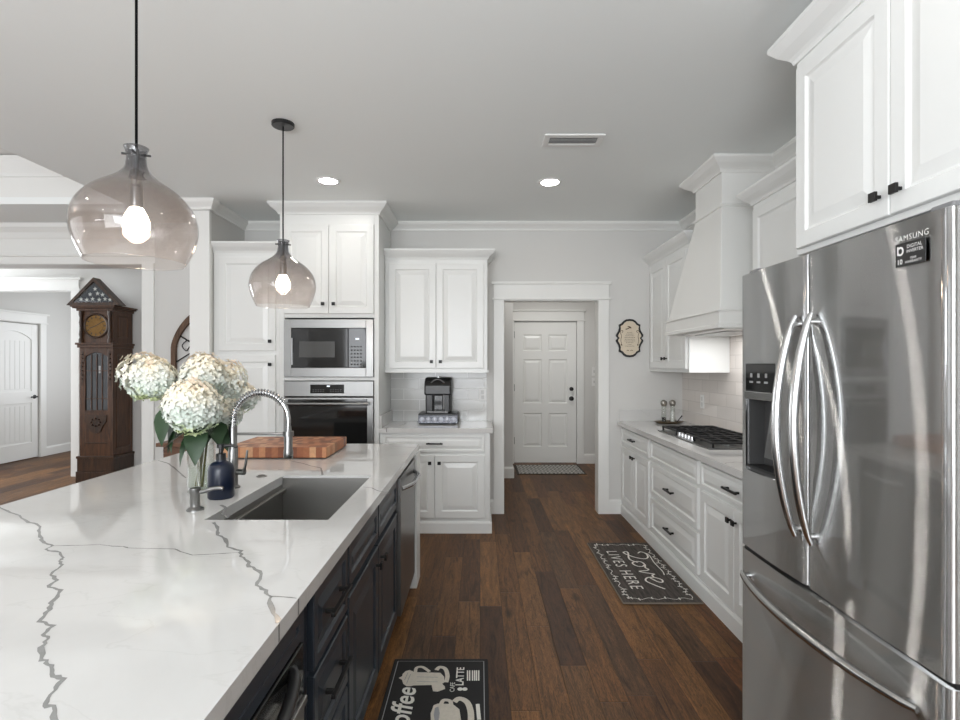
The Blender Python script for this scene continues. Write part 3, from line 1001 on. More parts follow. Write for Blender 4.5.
# near upper cabinet, between the hood and the fridge cabinet
t = thing('wall_cabinet', 'white wall cabinet between the range hood and the refrigerator cabinet', 'cabinet', (1.79, 2.63, 1.37))
fr = frame('-x', (UX, 3.18, 0))
wn_ = 3.18 - 2.085
carcass(t, fr, wn_, 1.37, 2.385, WX - UX - .01, M['cab'])
fronts(t, fr, [('door', .03, wn_ / 2 - .002, 1.40, 2.345, ('knob', wn_ / 2 - .04, 1.485)),
               ('door', wn_ / 2 + .002, wn_ - .03, 1.40, 2.345, ('knob', wn_ / 2 + .04, 1.485))], M['cab'])
MB().sweep(prof_cab, [(WX - .01, 3.18), (UX, 3.18), (UX, 2.085)], 2.38).build('crown_moulding', M['cab'], t)
# cabinet above the fridge
CX = 1.225
t = thing('wall_cabinet', 'deep white two-door cabinet above the refrigerator, at the ceiling', 'cabinet', (1.58, 1.56, 1.855))
fr = frame('-x', (CX, 2.06, 0))
wr = 2.06 - 1.06
carcass(t, fr, wr, 1.852, 2.62, WX - CX - .005, M['cab'])
fronts(t, fr, [('door', .025, wr / 2 - .012, 1.872, 2.56, ('knob', wr / 2 - .045, 1.935)),
               ('door', wr / 2 - .008, wr - .025, 1.872, 2.56, ('knob', wr / 2 + .035, 1.935))], M['cab'])
MB().sweep([(a * 1.1, b * 1.15) for a, b in prof_cab], [(WX - .01, 2.06), (CX, 2.06), (CX, 1.06), (WX - .01, 1.06)], 2.59).build('crown_moulding', M['cab'], t)

# range hood
t = thing('range_hood', 'white tapered wooden range hood rising to the ceiling over the cooktop', 'range hood', (1.75, 3.7, 1.645))
HB0, HB1, HN0, HN1 = 3.22, 4.135, 3.54, 3.97     # bottom and neck, near and far
hx, nx = 1.445, 1.605
mb = MB().add([(hx + .012, HB0 + .012, 1.77), (hx + .012, HB1 - .012, 1.77), (WX - .01, HB1 - .012, 1.77), (WX - .01, HB0 + .012, 1.77),
               (nx, HN0, 2.49), (nx, HN1, 2.49), (WX - .01, HN1, 2.49), (WX - .01, HN0, 2.49)],
              [(0, 1, 2, 3), (4, 5, 6, 7), (0, 1, 5, 4), (1, 2, 6, 5), (2, 3, 7, 6), (3, 0, 4, 7)])
mb.build('canopy', M['hood'], t, bevel=.003)
mb = MB().box(hx, WX - .01, HB0, HB1, 1.66, 1.765)
pa = [(WX - .01, HB1), (hx, HB1), (hx, HB0), (WX - .01, HB0)]
mb.sweep([(0, 0), (.012, .004), (.012, .012), (0, .018)], pa, 1.765 - .018 + .006)
mb.sweep([(0, 0), (.010, 0), (.010, .022), (0, .03)], pa, 1.655)
mb.build('apron', M['hood'], t, bevel=.002)
mb = MB().box(hx + .05, WX - .03, HB0 + .05, HB1 - .05, 1.650, 1.6598)
mb.build('underside', M['hood'], t)
MB().box(hx + .14, WX - .12, HB0 + .2, HB1 - .2, 1.6455, 1.6498).build('filter_insert', M['steel2'], t)
MB().box(nx, WX - .01, HN0, HN1, 2.49, 2.79).build('neck', M['hood'], t, bevel=.002)
pn = [(WX - .01, HN1), (nx, HN1), (nx, HN0), (WX - .01, HN0)]
MB().sweep([(0, 0), (.014, .006), (.014, .016), (.004, .024), (0, .024)], pn, 2.478).build('band_moulding', M['hood'], t)
MB().sweep([(a * 1.3, b * 1.05) for a, b in prof_cab], pn, CEIL - .0905).build('crown_moulding', M['hood'], t)

hl = bpy.data.lights.new('hood_lamp', 'AREA')
hl.shape, hl.size, hl.size_y, hl.energy = 'RECTANGLE', .25, .5, L_POWER['hood']
ho_ = bpy.data.objects.new('hood_lamp', hl)
col.objects.link(ho_)
ho_.location = (1.72, 3.68, 1.643)
# ------------------------------------------------------------------ island
IX0, IX1, IY0, IY1, ITOP = -1.83, -.417, .35, 3.63, .894
SX0, SX1, SY0, SY1 = -.955, -.525, 1.845, 2.58
mb = MB().slab_hole([IX0, SX0, SX1, IX1], [IY0, SY0, SY1, IY1], ITOP - .04, ITOP)
def crop1(pts):
    return [tuple(P(x / 3.2, 500 + y / 3.2, ITOP).xy) for x, y in pts]
V1 = crop1([(-40, 5), (0, 25), (35, 40), (60, 50), (95, 72), (125, 80), (122, 98), (133, 118), (137, 130), (150, 140), (168, 147), (145, 158), (165, 165), (190, 168), (205, 185),
            (190, 195), (195, 208), (165, 240), (178, 258), (155, 280), (200, 288), (165, 325), (170, 335), (150, 360), (128, 388), (170, 403), (142, 430), (150, 445), (135, 470), (130, 508),
            (150, 520), (168, 538), (175, 562), (203, 573), (170, 610), (142, 652), (165, 662), (180, 704), (200, 760), (188, 830)])
V3 = crop1([(683, 72), (700, 95), (697, 112), (720, 125), (730, 150), (770, 163), (772, 180), (792, 195), (800, 213), (820, 222), (838, 245), (822, 273), (850, 290), (865, 310), (862, 330), (880, 362), (887, 395)])
V2 = crop1([(168, 147), (240, 146), (320, 143), (360, 148), (395, 149), (410, 154), (560, 157), (575, 165), (615, 177), (690, 173), (770, 168)])
V4 = crop1([(865, 308), (910, 311), (949, 315)])
rr_ = random.Random(3)
def vein(pts, amp, w0, k, seed):
    j = jag(pts, amp, k, seed)
    r = random.Random(seed + 50)
    ribbon(mb, j, [w0 * r.uniform(.55, 1.35) for _ in j], TOP, .0005, 1)
vein(V1, .0035, .0085, 3, 11)
vein(V3, .0035, .0095, 3, 12)
vein(V2, .0008, .0042, 3, 13)
vein(V4, .0008, .0045, 2, 14)
pf = lambda L: [tuple(P(x, y, ITOP).xy) for x, y in L]
vein(pf([(363, 487), (372, 488), (378, 491), (391, 493)]), .001, .006, 2, 15)
vein(pf([(289, 460.6), (303, 463.5), (311, 466), (321, 468), (322.5, 475)]), .0015, .008, 2, 16)
vein(pf([(158, 460.5), (168, 463.5), (173, 467), (181, 474), (186, 478)]), .002, .008, 2, 17)
vein(pf([(221, 505), (226, 508), (222, 513), (228, 518)]), .002, .010, 2, 18)
vein(pf([(392, 446), (404, 447), (417, 448)]), .001, .006, 2, 19)
for p in (V3[-1], V4[-1]):
    mb.box(IX1 - .001, IX1 + .0006, p[1] - .004, p[1] + .004, ITOP - .038, ITOP - .001, 1)
tag(mb.build('island_countertop', [M['quartz'], M['vein']]), 'large white quartz island worktop with jagged grey veins and a sink cutout', 'countertop')

FI = -.45          # frames of the island cabinets; fronts stand .02 proud
fz0, fz1 = .695, .838
def island_cab(name, label, y0, y1, items, x_back=-1.05):
    t = thing(name, label, 'cabinet', (-.75, (y0 + y1) / 2, 0), 'dark cabinets in the kitchen island')
    fr = frame('+x', (FI, y0, 0))
    MB().fbox(fr, 0, y1 - y0 - .001, .09, .8535, -(FI - x_back), 0).build('carcass', M['navy'], t, bevel=.0015)
    MB().fbox(fr, 0, y1 - y0 - .001, 0, .0895, -(FI - x_back), -.06).build('toe_kick', M['navy'], t)
    fronts(t, fr, items, M['navy'])
    return t
# sink base: kept open above so that the basin hangs inside
y0, y1_ = 1.742, 2.775
t = thing('sink_cabinet', 'dark island cabinet with two false fronts over two doors below the sink', 'cabinet', (-.75, 2.26, 0), 'dark cabinets in the kitchen island')
fr = frame('+x', (FI, y0, 0))
wI = y1_ - y0 - .001
mb = MB().fbox(fr, 0, wI, .09, .62, -.6, 0).fbox(fr, 0, wI, .62, .8535, -.02, 0).fbox(fr, 0, .02, .62, .8535, -.6, -.02).fbox(fr, wI - .02, wI, .62, .8535, -.6, -.02)
mb.build('carcass', M['navy'], t)
MB().fbox(fr, 0, wI, 0, .0895, -.6, -.06).build('toe_kick', M['navy'], t)
fronts(t, fr, [('false', .01, wI / 2 - .008, fz0, fz1), ('false', wI / 2 + .008, wI - .012, fz0, fz1),
               ('door', .01, wI / 2 - .003, .12, .665, ('knob', wI / 2 - .05, .60)), ('door', wI / 2 + .003, wI - .012, .12, .665, ('knob', wI / 2 + .05, .60))], M['navy'])
island_cab('drawer_cabinet', 'dark island cabinet with three stacked drawers and long black pulls', 1.372, 1.741,
           [('drawer', .012, .362, .635, fz1, ('bar', .187, .745, .2)), ('drawer', .012, .362, .40, .618, ('bar', .187, .52, .2)), ('drawer', .012, .362, .12, .385, ('bar', .187, .26, .2))])
island_cab('appliance_cabinet', 'dark island cabinet at the bottom left, plain panel over a built-in black appliance', .60, 1.371,
           [('false', .02, .70, .765, .845)])
# built-in microwave drawer in that cabinet
t = thing('undercounter_microwave', 'black and steel built-in appliance with bowed handle in the island, bottom of photo', 'appliance', (-.43, .97, .1))
fr = frame('+x', (FI, .64, 0))
MB().fbox(fr, 0, .66, .628, .755, .001, .020).build('control_panel', M['blackglass'], t, bevel=.003)
MB().fbox(fr, 0, .66, .10, .608, .001, .022).build('drawer_front', M['steel2'], t, bevel=.003)
o_, U_, V_, N_ = fr
mb = MB()
mb.tube([o_ + U_ * (.05 + .54 * k / 18) + V_ * .725 + N_ * (.015 + .05 * math.sin(PI * k / 18) ** .6) for k in range(19)], .014, 12)
mb.build('handle', M['black'], t, smooth=True)
MB().fbox(fr, 0, .66, .6085, .6275, .001, .030).build('steel_trim', M['steel2'], t, bevel=.003)
# dishwasher
t = thing('dishwasher', 'stainless dishwasher with bowed bar handle at the far end of the island', 'dishwasher', (-.7, 3.09, 0))
fr = frame('+x', (FI, 2.79, 0))
MB().fbox(fr, .0, .60, .10, .85, -.56, .0).build('tub_body', M['black'], t)
MB().fbox(fr, 0, .60, 0, .098, -.5, -.05).build('toe_kick', M['black'], t)
dr = MB().fbox(fr, .004, .596, .11, .838, .001, .036).build('door', M['steel2'], t, bevel=.004)
o_, U_, V_, N_ = fr
mb = MB().tube([o_ + U_ * (.05 + .5 * k / 18) + V_ * .77 + N_ * (.03 + .05 * min(1, math.sin(PI * k / 18) * 1.4)) for k in range(19)], .0125, 14)
mb.build('handle', M['chrome'], dr, smooth=True)
# pale end post and the seating-side back of the island
mb = MB().box(-.47, -.405, 3.41, 3.60, 0, .853).box(-1.05, -.47, 3.575, 3.60, 0, .853)
tag(mb.build('end_panel', M['cab'], bevel=.002), 'white end panel closing the island beside the dishwasher', 'panel')
mb = MB()
fr = frame('-x', (-1.48, 3.57, 0))
mb.box(-1.48, -1.055, .6, 3.57, 0, .853)
for k in range(4):
    mb.rings(fr, .05 + k * .735, .72 + k * .735, .12, .80, panel_rings(.67, .68), back=False)
tag(mb.build('seating_cabinet', M['navy']), 'dark panelled seating side of the island under the overhang', 'panel')
# sink
t = thing('sink', 'undermount stainless kitchen sink in the island worktop', 'sink', (-.74, 2.21, .64))
zb = .66
mb = MB()
mb.box(SX0 - .012, SX0, SY0 - .012, SY1 + .012, zb, ITOP - .041).box(SX1, SX1 + .012, SY0 - .012, SY1 + .012, zb, ITOP - .041)
mb.box(SX0, SX1, SY0 - .012, SY0, zb, ITOP - .041).box(SX0, SX1, SY1, SY1 + .012, zb, ITOP - .041)
mb.box(SX0 - .012, SX1 + .012, SY0 - .012, SY1 + .012, zb - .008, zb)
mb.box(SX0 + .001, SX1 - .0005, SY1 - .004, SY1 - .0005, zb, ITOP - .010).box(SX0 + .001, SX1 - .0045, SY0 + .0005, SY0 + .004, zb, ITOP - .010)
mb.box(SX1 - .004, SX1 - .0005, SY0 + .0005, SY1 - .0045, zb, ITOP - .010)
mb.build('basin', M['sinksteel'], t)
for a_, b_ in ((SX0 + .0005, SX0 + .02), (SX1 - .02, SX1 - .0045)):
    MB().box(a_, b_, SY0 + .005, SY1 - .005, ITOP - .075, ITOP - .06).build('ledge', M['sinksteel'], t, bevel=.002)
mb = MB()
for k in range(30):
    x_ = SX0 + .05 + k * (SX1 - SX0 - .1) / 29
    mb.tube([(x_, SY0 + .05, zb + .03), (x_, SY1 - .05, zb + .03)], .0022, 6)
for y_ in (SY0 + .05, (SY0 + SY1) / 2, SY1 - .05):
    mb.tube([(SX0 + .04, y_, zb + .026), (SX1 - .04, y_, zb + .026)], .003, 6)
for x_ in (SX0 + .05, SX1 - .05):
    for y_ in (SY0 + .06, SY1 - .06):
        mb.tube([(x_, y_, zb), (x_, y_, zb + .028)], .004, 6)
mb.build('bottom_grid', M['chrome'], t, smooth=True)
MB().lathe([(.055, 0), (.055, .003), (.045, .004), (.04, .0015), (0, .0015)], ((SX0 + SX1) / 2, 2.21, zb), 24).build('drain', M['chrome'], t, smooth=True)

# faucet with spring neck
FXX, FY = -1.080, 2.33
t = thing('faucet', 'tall stainless pull-down faucet with coiled spring neck behind the sink', 'faucet', (FXX, FY, ITOP))
MB().lathe([(.03, 0), (.03, .006), (.021, .012), (.021, .17), (.0175, .18), (.0175, .27), (0, .27)], (FXX, FY, ITOP), 24).build('body', M['steel2'], t, smooth=True)
R_ = .121
hose = [(FXX, FY, ITOP + .26), (FXX, FY, ITOP + .295)] + [(FXX + R_ - R_ * math.cos(PI * k / 20), FY, ITOP + .295 + R_ * math.sin(PI * k / 20)) for k in range(1, 21)] + [(FXX + 2 * R_, FY, ITOP + .25)]
MB().tube(hose, .0105, 12).build('hose', M['chrome'], t, smooth=True)
hp = smooth_pts([Vector(p) for p in hose[:18]], 16)
coil = []
acc = 0
for i, p in enumerate(hp):
    tng = (hp[min(i + 1, len(hp) - 1)] - hp[max(i - 1, 0)]).normalized()
    if i:
        acc += (p - hp[i - 1]).length
    a = Vector((0, 1, 0)); b = tng.cross(a)
    ph = acc / .0125 * 2 * PI
    coil.append(p + (a * math.cos(ph) + b * math.sin(ph)) * .0155)
MB().tube(coil, .0026, 6).build('spring', M['chrome'], t, smooth=True)
MB().lathe([(.017, 0), (.02, .004), (.0205, .03), (.018, .045), (.018, .11), (.0135, .125), (.0125, .14), (0, .14)], (FXX + 2 * R_, FY, ITOP + .128), 24).build('spray_head', M['steel2'], t, smooth=True)
mb = MB().tube([(FXX, FY, ITOP + .235), (FXX + 2 * R_ - .02, FY, ITOP + .235)], .006, 10)
mb.lathe([(.023, 0), (.023, .02)], (FXX + 2 * R_, FY, ITOP + .226), 24)
mb.build('support_arm', M['steel2'], t, smooth=True)
mb = MB().tube([(FXX + .015, FY, ITOP + .07), (FXX + .055, FY - .01, ITOP + .07)], .013, 14).tube([(FXX + .05, FY - .01, ITOP + .07), (FXX + .06, FY - .012, ITOP + .10), (FXX + .068, FY - .012, ITOP + .165)], [.007, .006, .005], 10)
mb.build('lever', M['steel2'], t, smooth=True)
# built-in dispenser
c = P(195, 510, ITOP)
t = thing('soap_dispenser', 'low stainless counter dispenser pump with curved spout in front of the vase', 'soap dispenser', c)
MB().lathe([(.03, 0), (.03, .005), (.024, .009), (.017, .014), (.017, .06), (.02, .064), (.02, .082), (0, .085)], c, 24).build('body', M['steel2'], t, smooth=True)
MB().tube(smooth_pts([c + Vector(q) for q in ((.0, 0, .066), (.03, 0, .068), (.06, 0, .078), (.09, 0, .082), (.104, 0, .079))]), [.0075] * 12 + [.0065] * 13, 12).build('spout', M['steel2'], t, smooth=True)
# air switch
c = P(261.5, 476.5, ITOP)
tag(MB().lathe([(.024, 0), (.024, .003), (.017, .006), (.015, .009), (0, .0095)], c, 24).build('air_switch', M['steel2'], smooth=True), 'small round steel button in the worktop beyond the sink', 'button')
# soap bottle
c = P(221, 497.5, ITOP)
t = thing('soap_bottle', 'black pump bottle of hand soap beside the faucet', 'soap bottle', c)
MB().lathe([(.046, 0), (.05, .006), (.05, .115), (.046, .13), (.034, .142), (.02, .148), (.017, .16), (0, .16)], c, 32).build('bottle', M['navyglass'], t, smooth=True)
mb = MB().lathe([(.019, .155), (.019, .178), (.008, .182), (.008, .200), (.016, .202), (.016, .216), (0, .217)], c, 24)
mb.tube([c + Vector((0, 0, .209)), c + Vector((.04, .0, .211)), c + Vector((.066, 0, .205))], [.008, .0065, .005], 10)
mb.build('pump', M['black'], t, smooth=True)

# vase with water
c = P(195, 494, ITOP) + Vector((0, .05, 0))
VC = c.copy()
t = thing('glass_vase', 'clear glass cylinder vase holding hydrangea stems beside the faucet', 'vase', c)
MB().lathe([(.0, 0), (.05, 0), (.054, .004), (.054, .27), (.050, .27), (.049, .014), (0, .014)], c, 32).build('vessel', M['glass'], t, smooth=True)
MB().lathe([(0, .0145), (.0485, .0145), (.0485, .11), (0, .11)], c, 32).build('water', M['water'], t, smooth=True)
# hydrangeas
def floret(mb, p, n, s, rnd):
    n = n.normalized()
    a = n.cross(Vector((0, 0, 1)))
    if a.length < .05:
        a = n.cross(Vector((1, 0, 0)))
    a.normalize()
    b = n.cross(a)
    ph = rnd.uniform(0, 2 * PI)
    for k in range(4):
        q = ph + k * PI / 2
        d = a * math.cos(q) + b * math.sin(q)
        e = n.cross(d)
        l = s * rnd.uniform(.85, 1.15)
        mb.add([p, p + d * l * .5 + e * l * .42 + n * l * .12, p + d * l + n * l * rnd.uniform(.1, .4), p + d * l * .5 - e * l * .42 + n * l * .12], [(0, 1, 2, 3)])
def leaf(mb, p, d, up, L, wd):
    d = d.normalized()
    s = d.cross(up).normalized()
    n = s.cross(d)
    rows = []
    for k in range(7):
        f = k / 6
        c_ = p + d * L * f - n * L * .35 * f * f
        hw = wd * math.sin(PI * f ** .75) * (1 if 0 < k < 6 else 0.02)
        rows.append((c_ - s * hw + n * hw * .25, c_, c_ + s * hw + n * hw * .25))
    vs = [v for r in rows for v in r]
    fs = []
    for k in range(6):
        for j in (0, 1):
            fs.append((3 * k + j, 3 * k + j + 1, 3 * k + j + 4, 3 * k + j + 3))
    mb.add(vs, fs)
def hydrangea(label, px, py, dep, rad, axis, nfl, leaves, seed):
    rnd = random.Random(seed)
    c = Vector(((px - 480) / FPX * dep, dep, CAM_H - (py - HZ) / FPX * dep))
    t = thing('hydrangea', label, 'flower', (VC.x, VC.y, ITOP + .02), 'hydrangeas in the glass vase')
    ax = Vector(axis).normalized()
    mb = MB()
    for k in range(nfl):
        z = 1 - 2 * (k + .5) / nfl
        th = k * 2.399963
        d = Vector((math.sqrt(1 - z * z) * math.cos(th), math.sqrt(1 - z * z) * math.sin(th), z))
        h = d.dot(ax)
        sc = rad * (1.0 + ((.7 if seed == 1 else .3) * h if h > 0 else .05 * h)) * rnd.uniform(.9, 1.08)
        taper = 1 - .25 * max(0, h)
        p = c + (d - ax * h) * sc * taper + ax * h * sc
        floret(mb, p, d + Vector((rnd.uniform(-.3, .3), rnd.uniform(-.3, .3), rnd.uniform(-.3, .3))), .0165, rnd)
    mb.lathe([(0, -1), (.7, -.7), (.9, 0), (.7, .7), (0, 1)], c, 12, Matrix.Scale(rad * .86, 4))
    mb.build('flower_head', M['petal'], t, recalc=False)
    foot = VC + Vector((rnd.uniform(-.022, .022), rnd.uniform(-.022, .022), .018))
    mouth = VC + Vector((max(-.04, min(.04, (c.x - VC.x) * .25)), max(-.04, min(.04, (c.y - VC.y) * .3)), .262))
    sp = smooth_pts([foot, mouth, mouth.lerp(c, .5) + Vector((0, 0, .012)), c], 8)
    MB().tube(sp, .0042, 8).build('stem', M['stem'], t, smooth=True)
    for (dx, dy, dz, L, wd, f) in leaves:
        mb = MB()
        leaf(mb, mouth.lerp(c, f), Vector((dx, dy, dz)), Vector((0, 0, 1)), L, wd)
        mb.build('leaf', M['leaf'], t, smooth=True, recalc=False)
Dv = VC.y
hydrangea('large cream cone hydrangea leaning far left out of the vase', 153, 379, Dv - .02, .086, (-.7, 0, .3), 330, [(-.35, -.4, -.8, .15, .045, .25), (-.2, -.6, -.9, .17, .05, .5), (-.7, -.1, -.6, .14, .04, .12)], 1)
hydrangea('white and blue hydrangea at the front centre of the bouquet', 193, 408, Dv - .10, .105, (.1, -.4, .25), 340, [(-.5, -.5, -.75, .16, .045, .1), (.25, -.6, -.7, .17, .045, .3), (-.75, -.35, -.25, .15, .04, .15)], 2)
hydrangea('cream topped hydrangea at the top of the bouquet', 203, 381, Dv + .05, .092, (.1, 0, 1), 300, [(-.9, .1, -.2, .15, .04, .2)], 3)
hydrangea('white hydrangea on the right side of the bouquet above the green one', 220, 387, Dv + .17, .104, (.5, 0, .6), 300, [(.6, -.5, -.35, .15, .045, .2), (.75, -.3, -.5, .14, .05, .1)], 4)
hydrangea('small green tinged hydrangea low on the right of the bouquet', 221, 411, Dv + .15, .084, (.3, -.3, -.1), 220, [(.8, -.4, -.4, .15, .05, .2), (.1, -.9, -.5, .14, .04, .1), (.6, -.7, -.2, .15, .05, .3)], 5)
hydrangea('green hydrangea half hidden behind the faucet', 239, 397, Dv + .21, .066, (.7, .2, .0), 170, [], 6)

# cutting board
bx0, bx1, by0, by1 = -1.465, -.876, 3.04, 3.50
def board_material():
    m = pm('end grain blocks', (170, 105, 70), 0.45)
    g = G(m)
    tc = g.n('ShaderNodeTexCoord')
    sx = g.n('ShaderNodeSeparateXYZ')
    g.l(tc.outputs['Object'], sx.inputs[0])
    row = g.math('FLOOR', g.math('DIVIDE', sx.outputs[1], .052))
    off = g.math('MULTIPLY', g.math('MODULO', g.math('ADD', row, 100.0), 2.0), .5)
    cl = g.math('FLOOR', g.math('ADD', g.math('DIVIDE', sx.outputs[0], .036), off))
    cv = g.n('ShaderNodeCombineXYZ')
    g.l(row, cv.inputs[0]); g.l(cl, cv.inputs[1])
    wn = g.n('ShaderNodeTexWhiteNoise', noise_dimensions='2D')
    g.l(cv.outputs[0], wn.inputs['Vector'])
    no = g.n('ShaderNodeTexNoise')
    no.inputs['Scale'].default_value = 60
    g.l(tc.outputs['Object'], no.inputs['Vector'])
    c = g.ramp(wn.outputs[0], [(0, lin((112, 62, 40))), (.35, lin((156, 94, 60))), (.6, lin((186, 124, 84))), (.85, lin((206, 158, 118))), (1, lin((126, 72, 46)))])
    g.l(g.mix(.35, c, g.ramp(no.outputs[0], [(.3, (.6, .6, .6, 1)), (.7, (1.1, 1.1, 1.1, 1))]), 'MULTIPLY'), g.b.inputs['Base Color'])
    return m
t = thing('cutting_board', 'thick end-grain butcher block board on the island behind the sink', 'cutting board', ((bx0 + bx1) / 2, (by0 + by1) / 2, ITOP))
mb = MB().box(bx0, bx1, by0, by1, ITOP + .006, ITOP + .066)
mb.build('block', board_material(), t, bevel=.004)
for x_ in (bx0 + .04, bx1 - .04):
    for y_ in (by0 + .04, by1 - .04):
        MB().cyl((x_, y_, ITOP + .0003), .012, .0055, 14).build('foot', M['black'], t)

# ------------------------------------------------------------------ refrigerator
t = thing('refrigerator', 'large stainless french-door refrigerator with ice dispenser on the right', 'refrigerator', (1.45, 1.577, 0))
RX, RY0, RY1, SPL = .995, 1.123, 2.03, 1.622
MB().box(RX + .085, WX - .02, RY0 + .01, RY1 - .01, .03, 1.745).build('body', M['grey'], t, bevel=.004)
mb = MB()
for y_ in (RY0 + .06, RY1 - .06):
    mb.cyl((RX + .14, y_, 0), .02, .032, 14).cyl((WX - .1, y_, 0), .02, .032, 14)
mb.build('feet', M['black'], t)
def fx(y, a, b):
    """plan outline of a door front: gently bowed, rounded at both edges"""
    f = (y - a) / (b - a)
    d = min(y - a, b - y)
    r = .014
    rd = r - math.sqrt(max(0, r * r - (r - min(d, r)) ** 2))
    return RX - .006 * math.sin(PI * f) + rd
def ys(a, b, lo=None, hi=None):
    base = [0, .0015, .004, .008, .014]
    L = [a + q for q in base] + [a + (b - a) * k / 18 for k in range(1, 18)] + [b - q for q in reversed(base)]
    lo = a if lo is None else lo
    hi = b if hi is None else hi
    return sorted({lo, hi} | {y for y in L if lo < y < hi})
FRZ = (Vector((0, 0, 0)), Vector((1, 0, 0)), Vector((0, 1, 0)), Vector((0, 0, 1)))
def door_piece(mb, a, b, z0, z1, lo=None, hi=None, back=RX + .08):
    yy = ys(a, b, lo, hi)
    poly = [(fx(y, a, b), y) for y in yy] + [(back, yy[-1]), (back, yy[0])]
    mb.prism(FRZ, poly, z0, z1)
z0, z1 = .757, 1.767
dA = MB()
LA, LB = SPL + .003, RY1
dy0, dy1, dz0, dz1 = 1.785, 1.992, 1.042, 1.435
door_piece(dA, LA, LB, z0, dz0); door_piece(dA, LA, LB, dz1, z1)
door_piece(dA, LA, LB, dz0, dz1, LA, dy0); door_piece(dA, LA, LB, dz0, dz1, dy1, LB)
left = dA.build('left_door', M['fsteel'], t, smooth=True)
mb = MB()
door_piece(mb, RY0, SPL - .003, z0, z1)
right = mb.build('right_door', M['fsteel'], t, smooth=True)
mb = MB()
door_piece(mb, RY0, RY1, .045, .742)
frz = mb.build('freezer_drawer', M['fsteel'], t, smooth=True)
# top lip of the freezer and hinge caps
MB().box(RX + .012, RX + .07, RY0 + .004, RY1 - .004, .7425, .7565).build('gasket', M['black'], t)
for y_ in (RY0 + .05, RY1 - .05):
    MB().box(RX + .02, RX + .14, y_ - .03, y_ + .03, 1.7675, 1.785).build('hinge_cover', M['grey'], t, bevel=.005)
# dispenser
mb = MB().box(RX + .065, RX + .075, dy0, dy1, dz0, dz1)
mb.box(RX + .008, RX + .065, dy0, dy0 + .006, dz0, 1.335).box(RX + .008, RX + .065, dy1 - .006, dy1, dz0, 1.335).box(RX + .008, RX + .065, dy0 + .006, dy1 - .006, dz0, dz0 + .012)
disp = mb.build('dispenser_recess', pm('dispenser cavity grey', (70, 70, 70), .35), left)
MB().box(RX - .002, RX + .064, dy0 + .0005, dy1 - .0005, 1.336, dz1 - .0005).build('dispenser_panel', M['blackglass'], left, bevel=.002)
MB().box(RX - .008, RX + .03, dy0, dy1, 1.305, 1.335).build('dispenser_trim', M['bright'], left, bevel=.003)
mb = MB().add([(RX + .05, dy0 + .06, 1.30), (RX + .05, dy0 + .12, 1.30), (RX + .02, dy0 + .12, 1.10), (RX + .02, dy0 + .06, 1.10),
               (RX + .062, dy0 + .06, 1.30), (RX + .062, dy0 + .12, 1.30), (RX + .035, dy0 + .12, 1.10), (RX + .035, dy0 + .06, 1.10)],
              [(0, 1, 2, 3), (4, 7, 6, 5), (0, 4, 5, 1), (1, 5, 6, 2), (2, 6, 7, 3), (3, 7, 4, 0)])
mb.build('paddle', M['steel2'], disp)
MB().box(RX + .0, RX + .06, dy0 + .01, dy1 - .01, dz0 + .012, dz0 + .02).build('drip_tray', M['black'], disp)
frd = frame('-x', (RX - .002, dy1, 0))
mb = MB()
for k in range(3):
    mb.fbox(frd, .03 + k * .05, .055 + k * .05, 1.365, 1.372, .0005, .001)
    mb.fbox(frd, .035 + k * .05, .05 + k * .05, 1.385, 1.40, .0005, .001)
mb.build('touch_icons', pm('icon grey', (150, 150, 150), .5), left)
# handles
def handle_v(parent, y, yd):
    mb = MB()
    pts = []
    for k in range(29):
        f = k / 28
        s = math.sin(PI * f)
        pts.append(Vector((RX - .012 - .058 * s ** .8, y + yd * s, .898 + (1.583 - .898) * f)))
    mb.tube(pts, [.008 + .006 * math.sin(PI * k / 28) ** .5 for k in range(29)], 14)
    for k in (1, 27):
        q = pts[k]
        mb.tube([q, Vector((RX + .004, q.y, q.z))], .009, 10)
    return mb.build('handle', M['bright'], parent, smooth=True)
handle_v(left, SPL + .040, .006)
handle_v(right, SPL - .040, -.006)
mb = MB()
pts = []
for k in range(29):
    f = k / 28
    s = math.sin(PI * f)
    pts.append(Vector((RX - .012 - .055 * s ** .7, RY0 + .075 + (RY1 - RY0 - .11) * f, .655)))
mb.tube(pts, [.009 + .006 * math.sin(PI * k / 28) ** .5 for k in range(29)], 14)
for k in (1, 27):
    mb.tube([pts[k], Vector((RX + .004, pts[k].y, pts[k].z))], .009, 10)
mb.build('handle', M['bright'], frz, smooth=True)
# maker's lettering and the energy sticker
def on_door(px, py):
    d = FPX * RX / (px - 480)
    return d, CAM_H - (py - HZ) / FPX * d
ya, za = on_door(916, 240.5)
frs = frame('-x', (RX - .0075, ya + .002, za + .010))
text_mb('SAMSUNG', .019, frs, n1=.0012, space=1.15).build('lettering', M['white'], right)
yb, zb_ = on_door(914, 252)
ya, za = on_door(913.5, 253)
frs = frame('-x', (RX - .0075, ya, za))
sw_, sh_ = .042, .027
st = MB().fbox(frs, -sw_, sw_, -sh_, sh_, -.001, .001).build('sticker', M['black'], right)
mb = MB()
text_mb('DIGITAL', .0115, frs, n1=.0016, mb=mb) if False else None
fl = lambda u, v: (frs[0] + frs[1] * u + frs[2] * v, frs[1], frs[2], frs[3])
text_mb('DIGITAL', .0115, fl(.013, .016), n1=.0014, mb=mb)
text_mb('INVERTER', .0105, fl(.014, .005), n1=.0014, mb=mb)
text_mb('10', .0165, fl(-.029, -.0165), n1=.0014, mb=mb, bold=.0003)
text_mb('YEAR', .0075, fl(.01, -.0115), n1=.0014, mb=mb)
text_mb('WARRANTY', .0085, fl(.010, -.0195), n1=.0014, mb=mb)
ring = [(-.027 + .0075 * math.cos(a), .009 + .0085 * math.sin(a)) for a in [PI * .75 - k * 2 * PI * .8 / 18 for k in range(19)]]
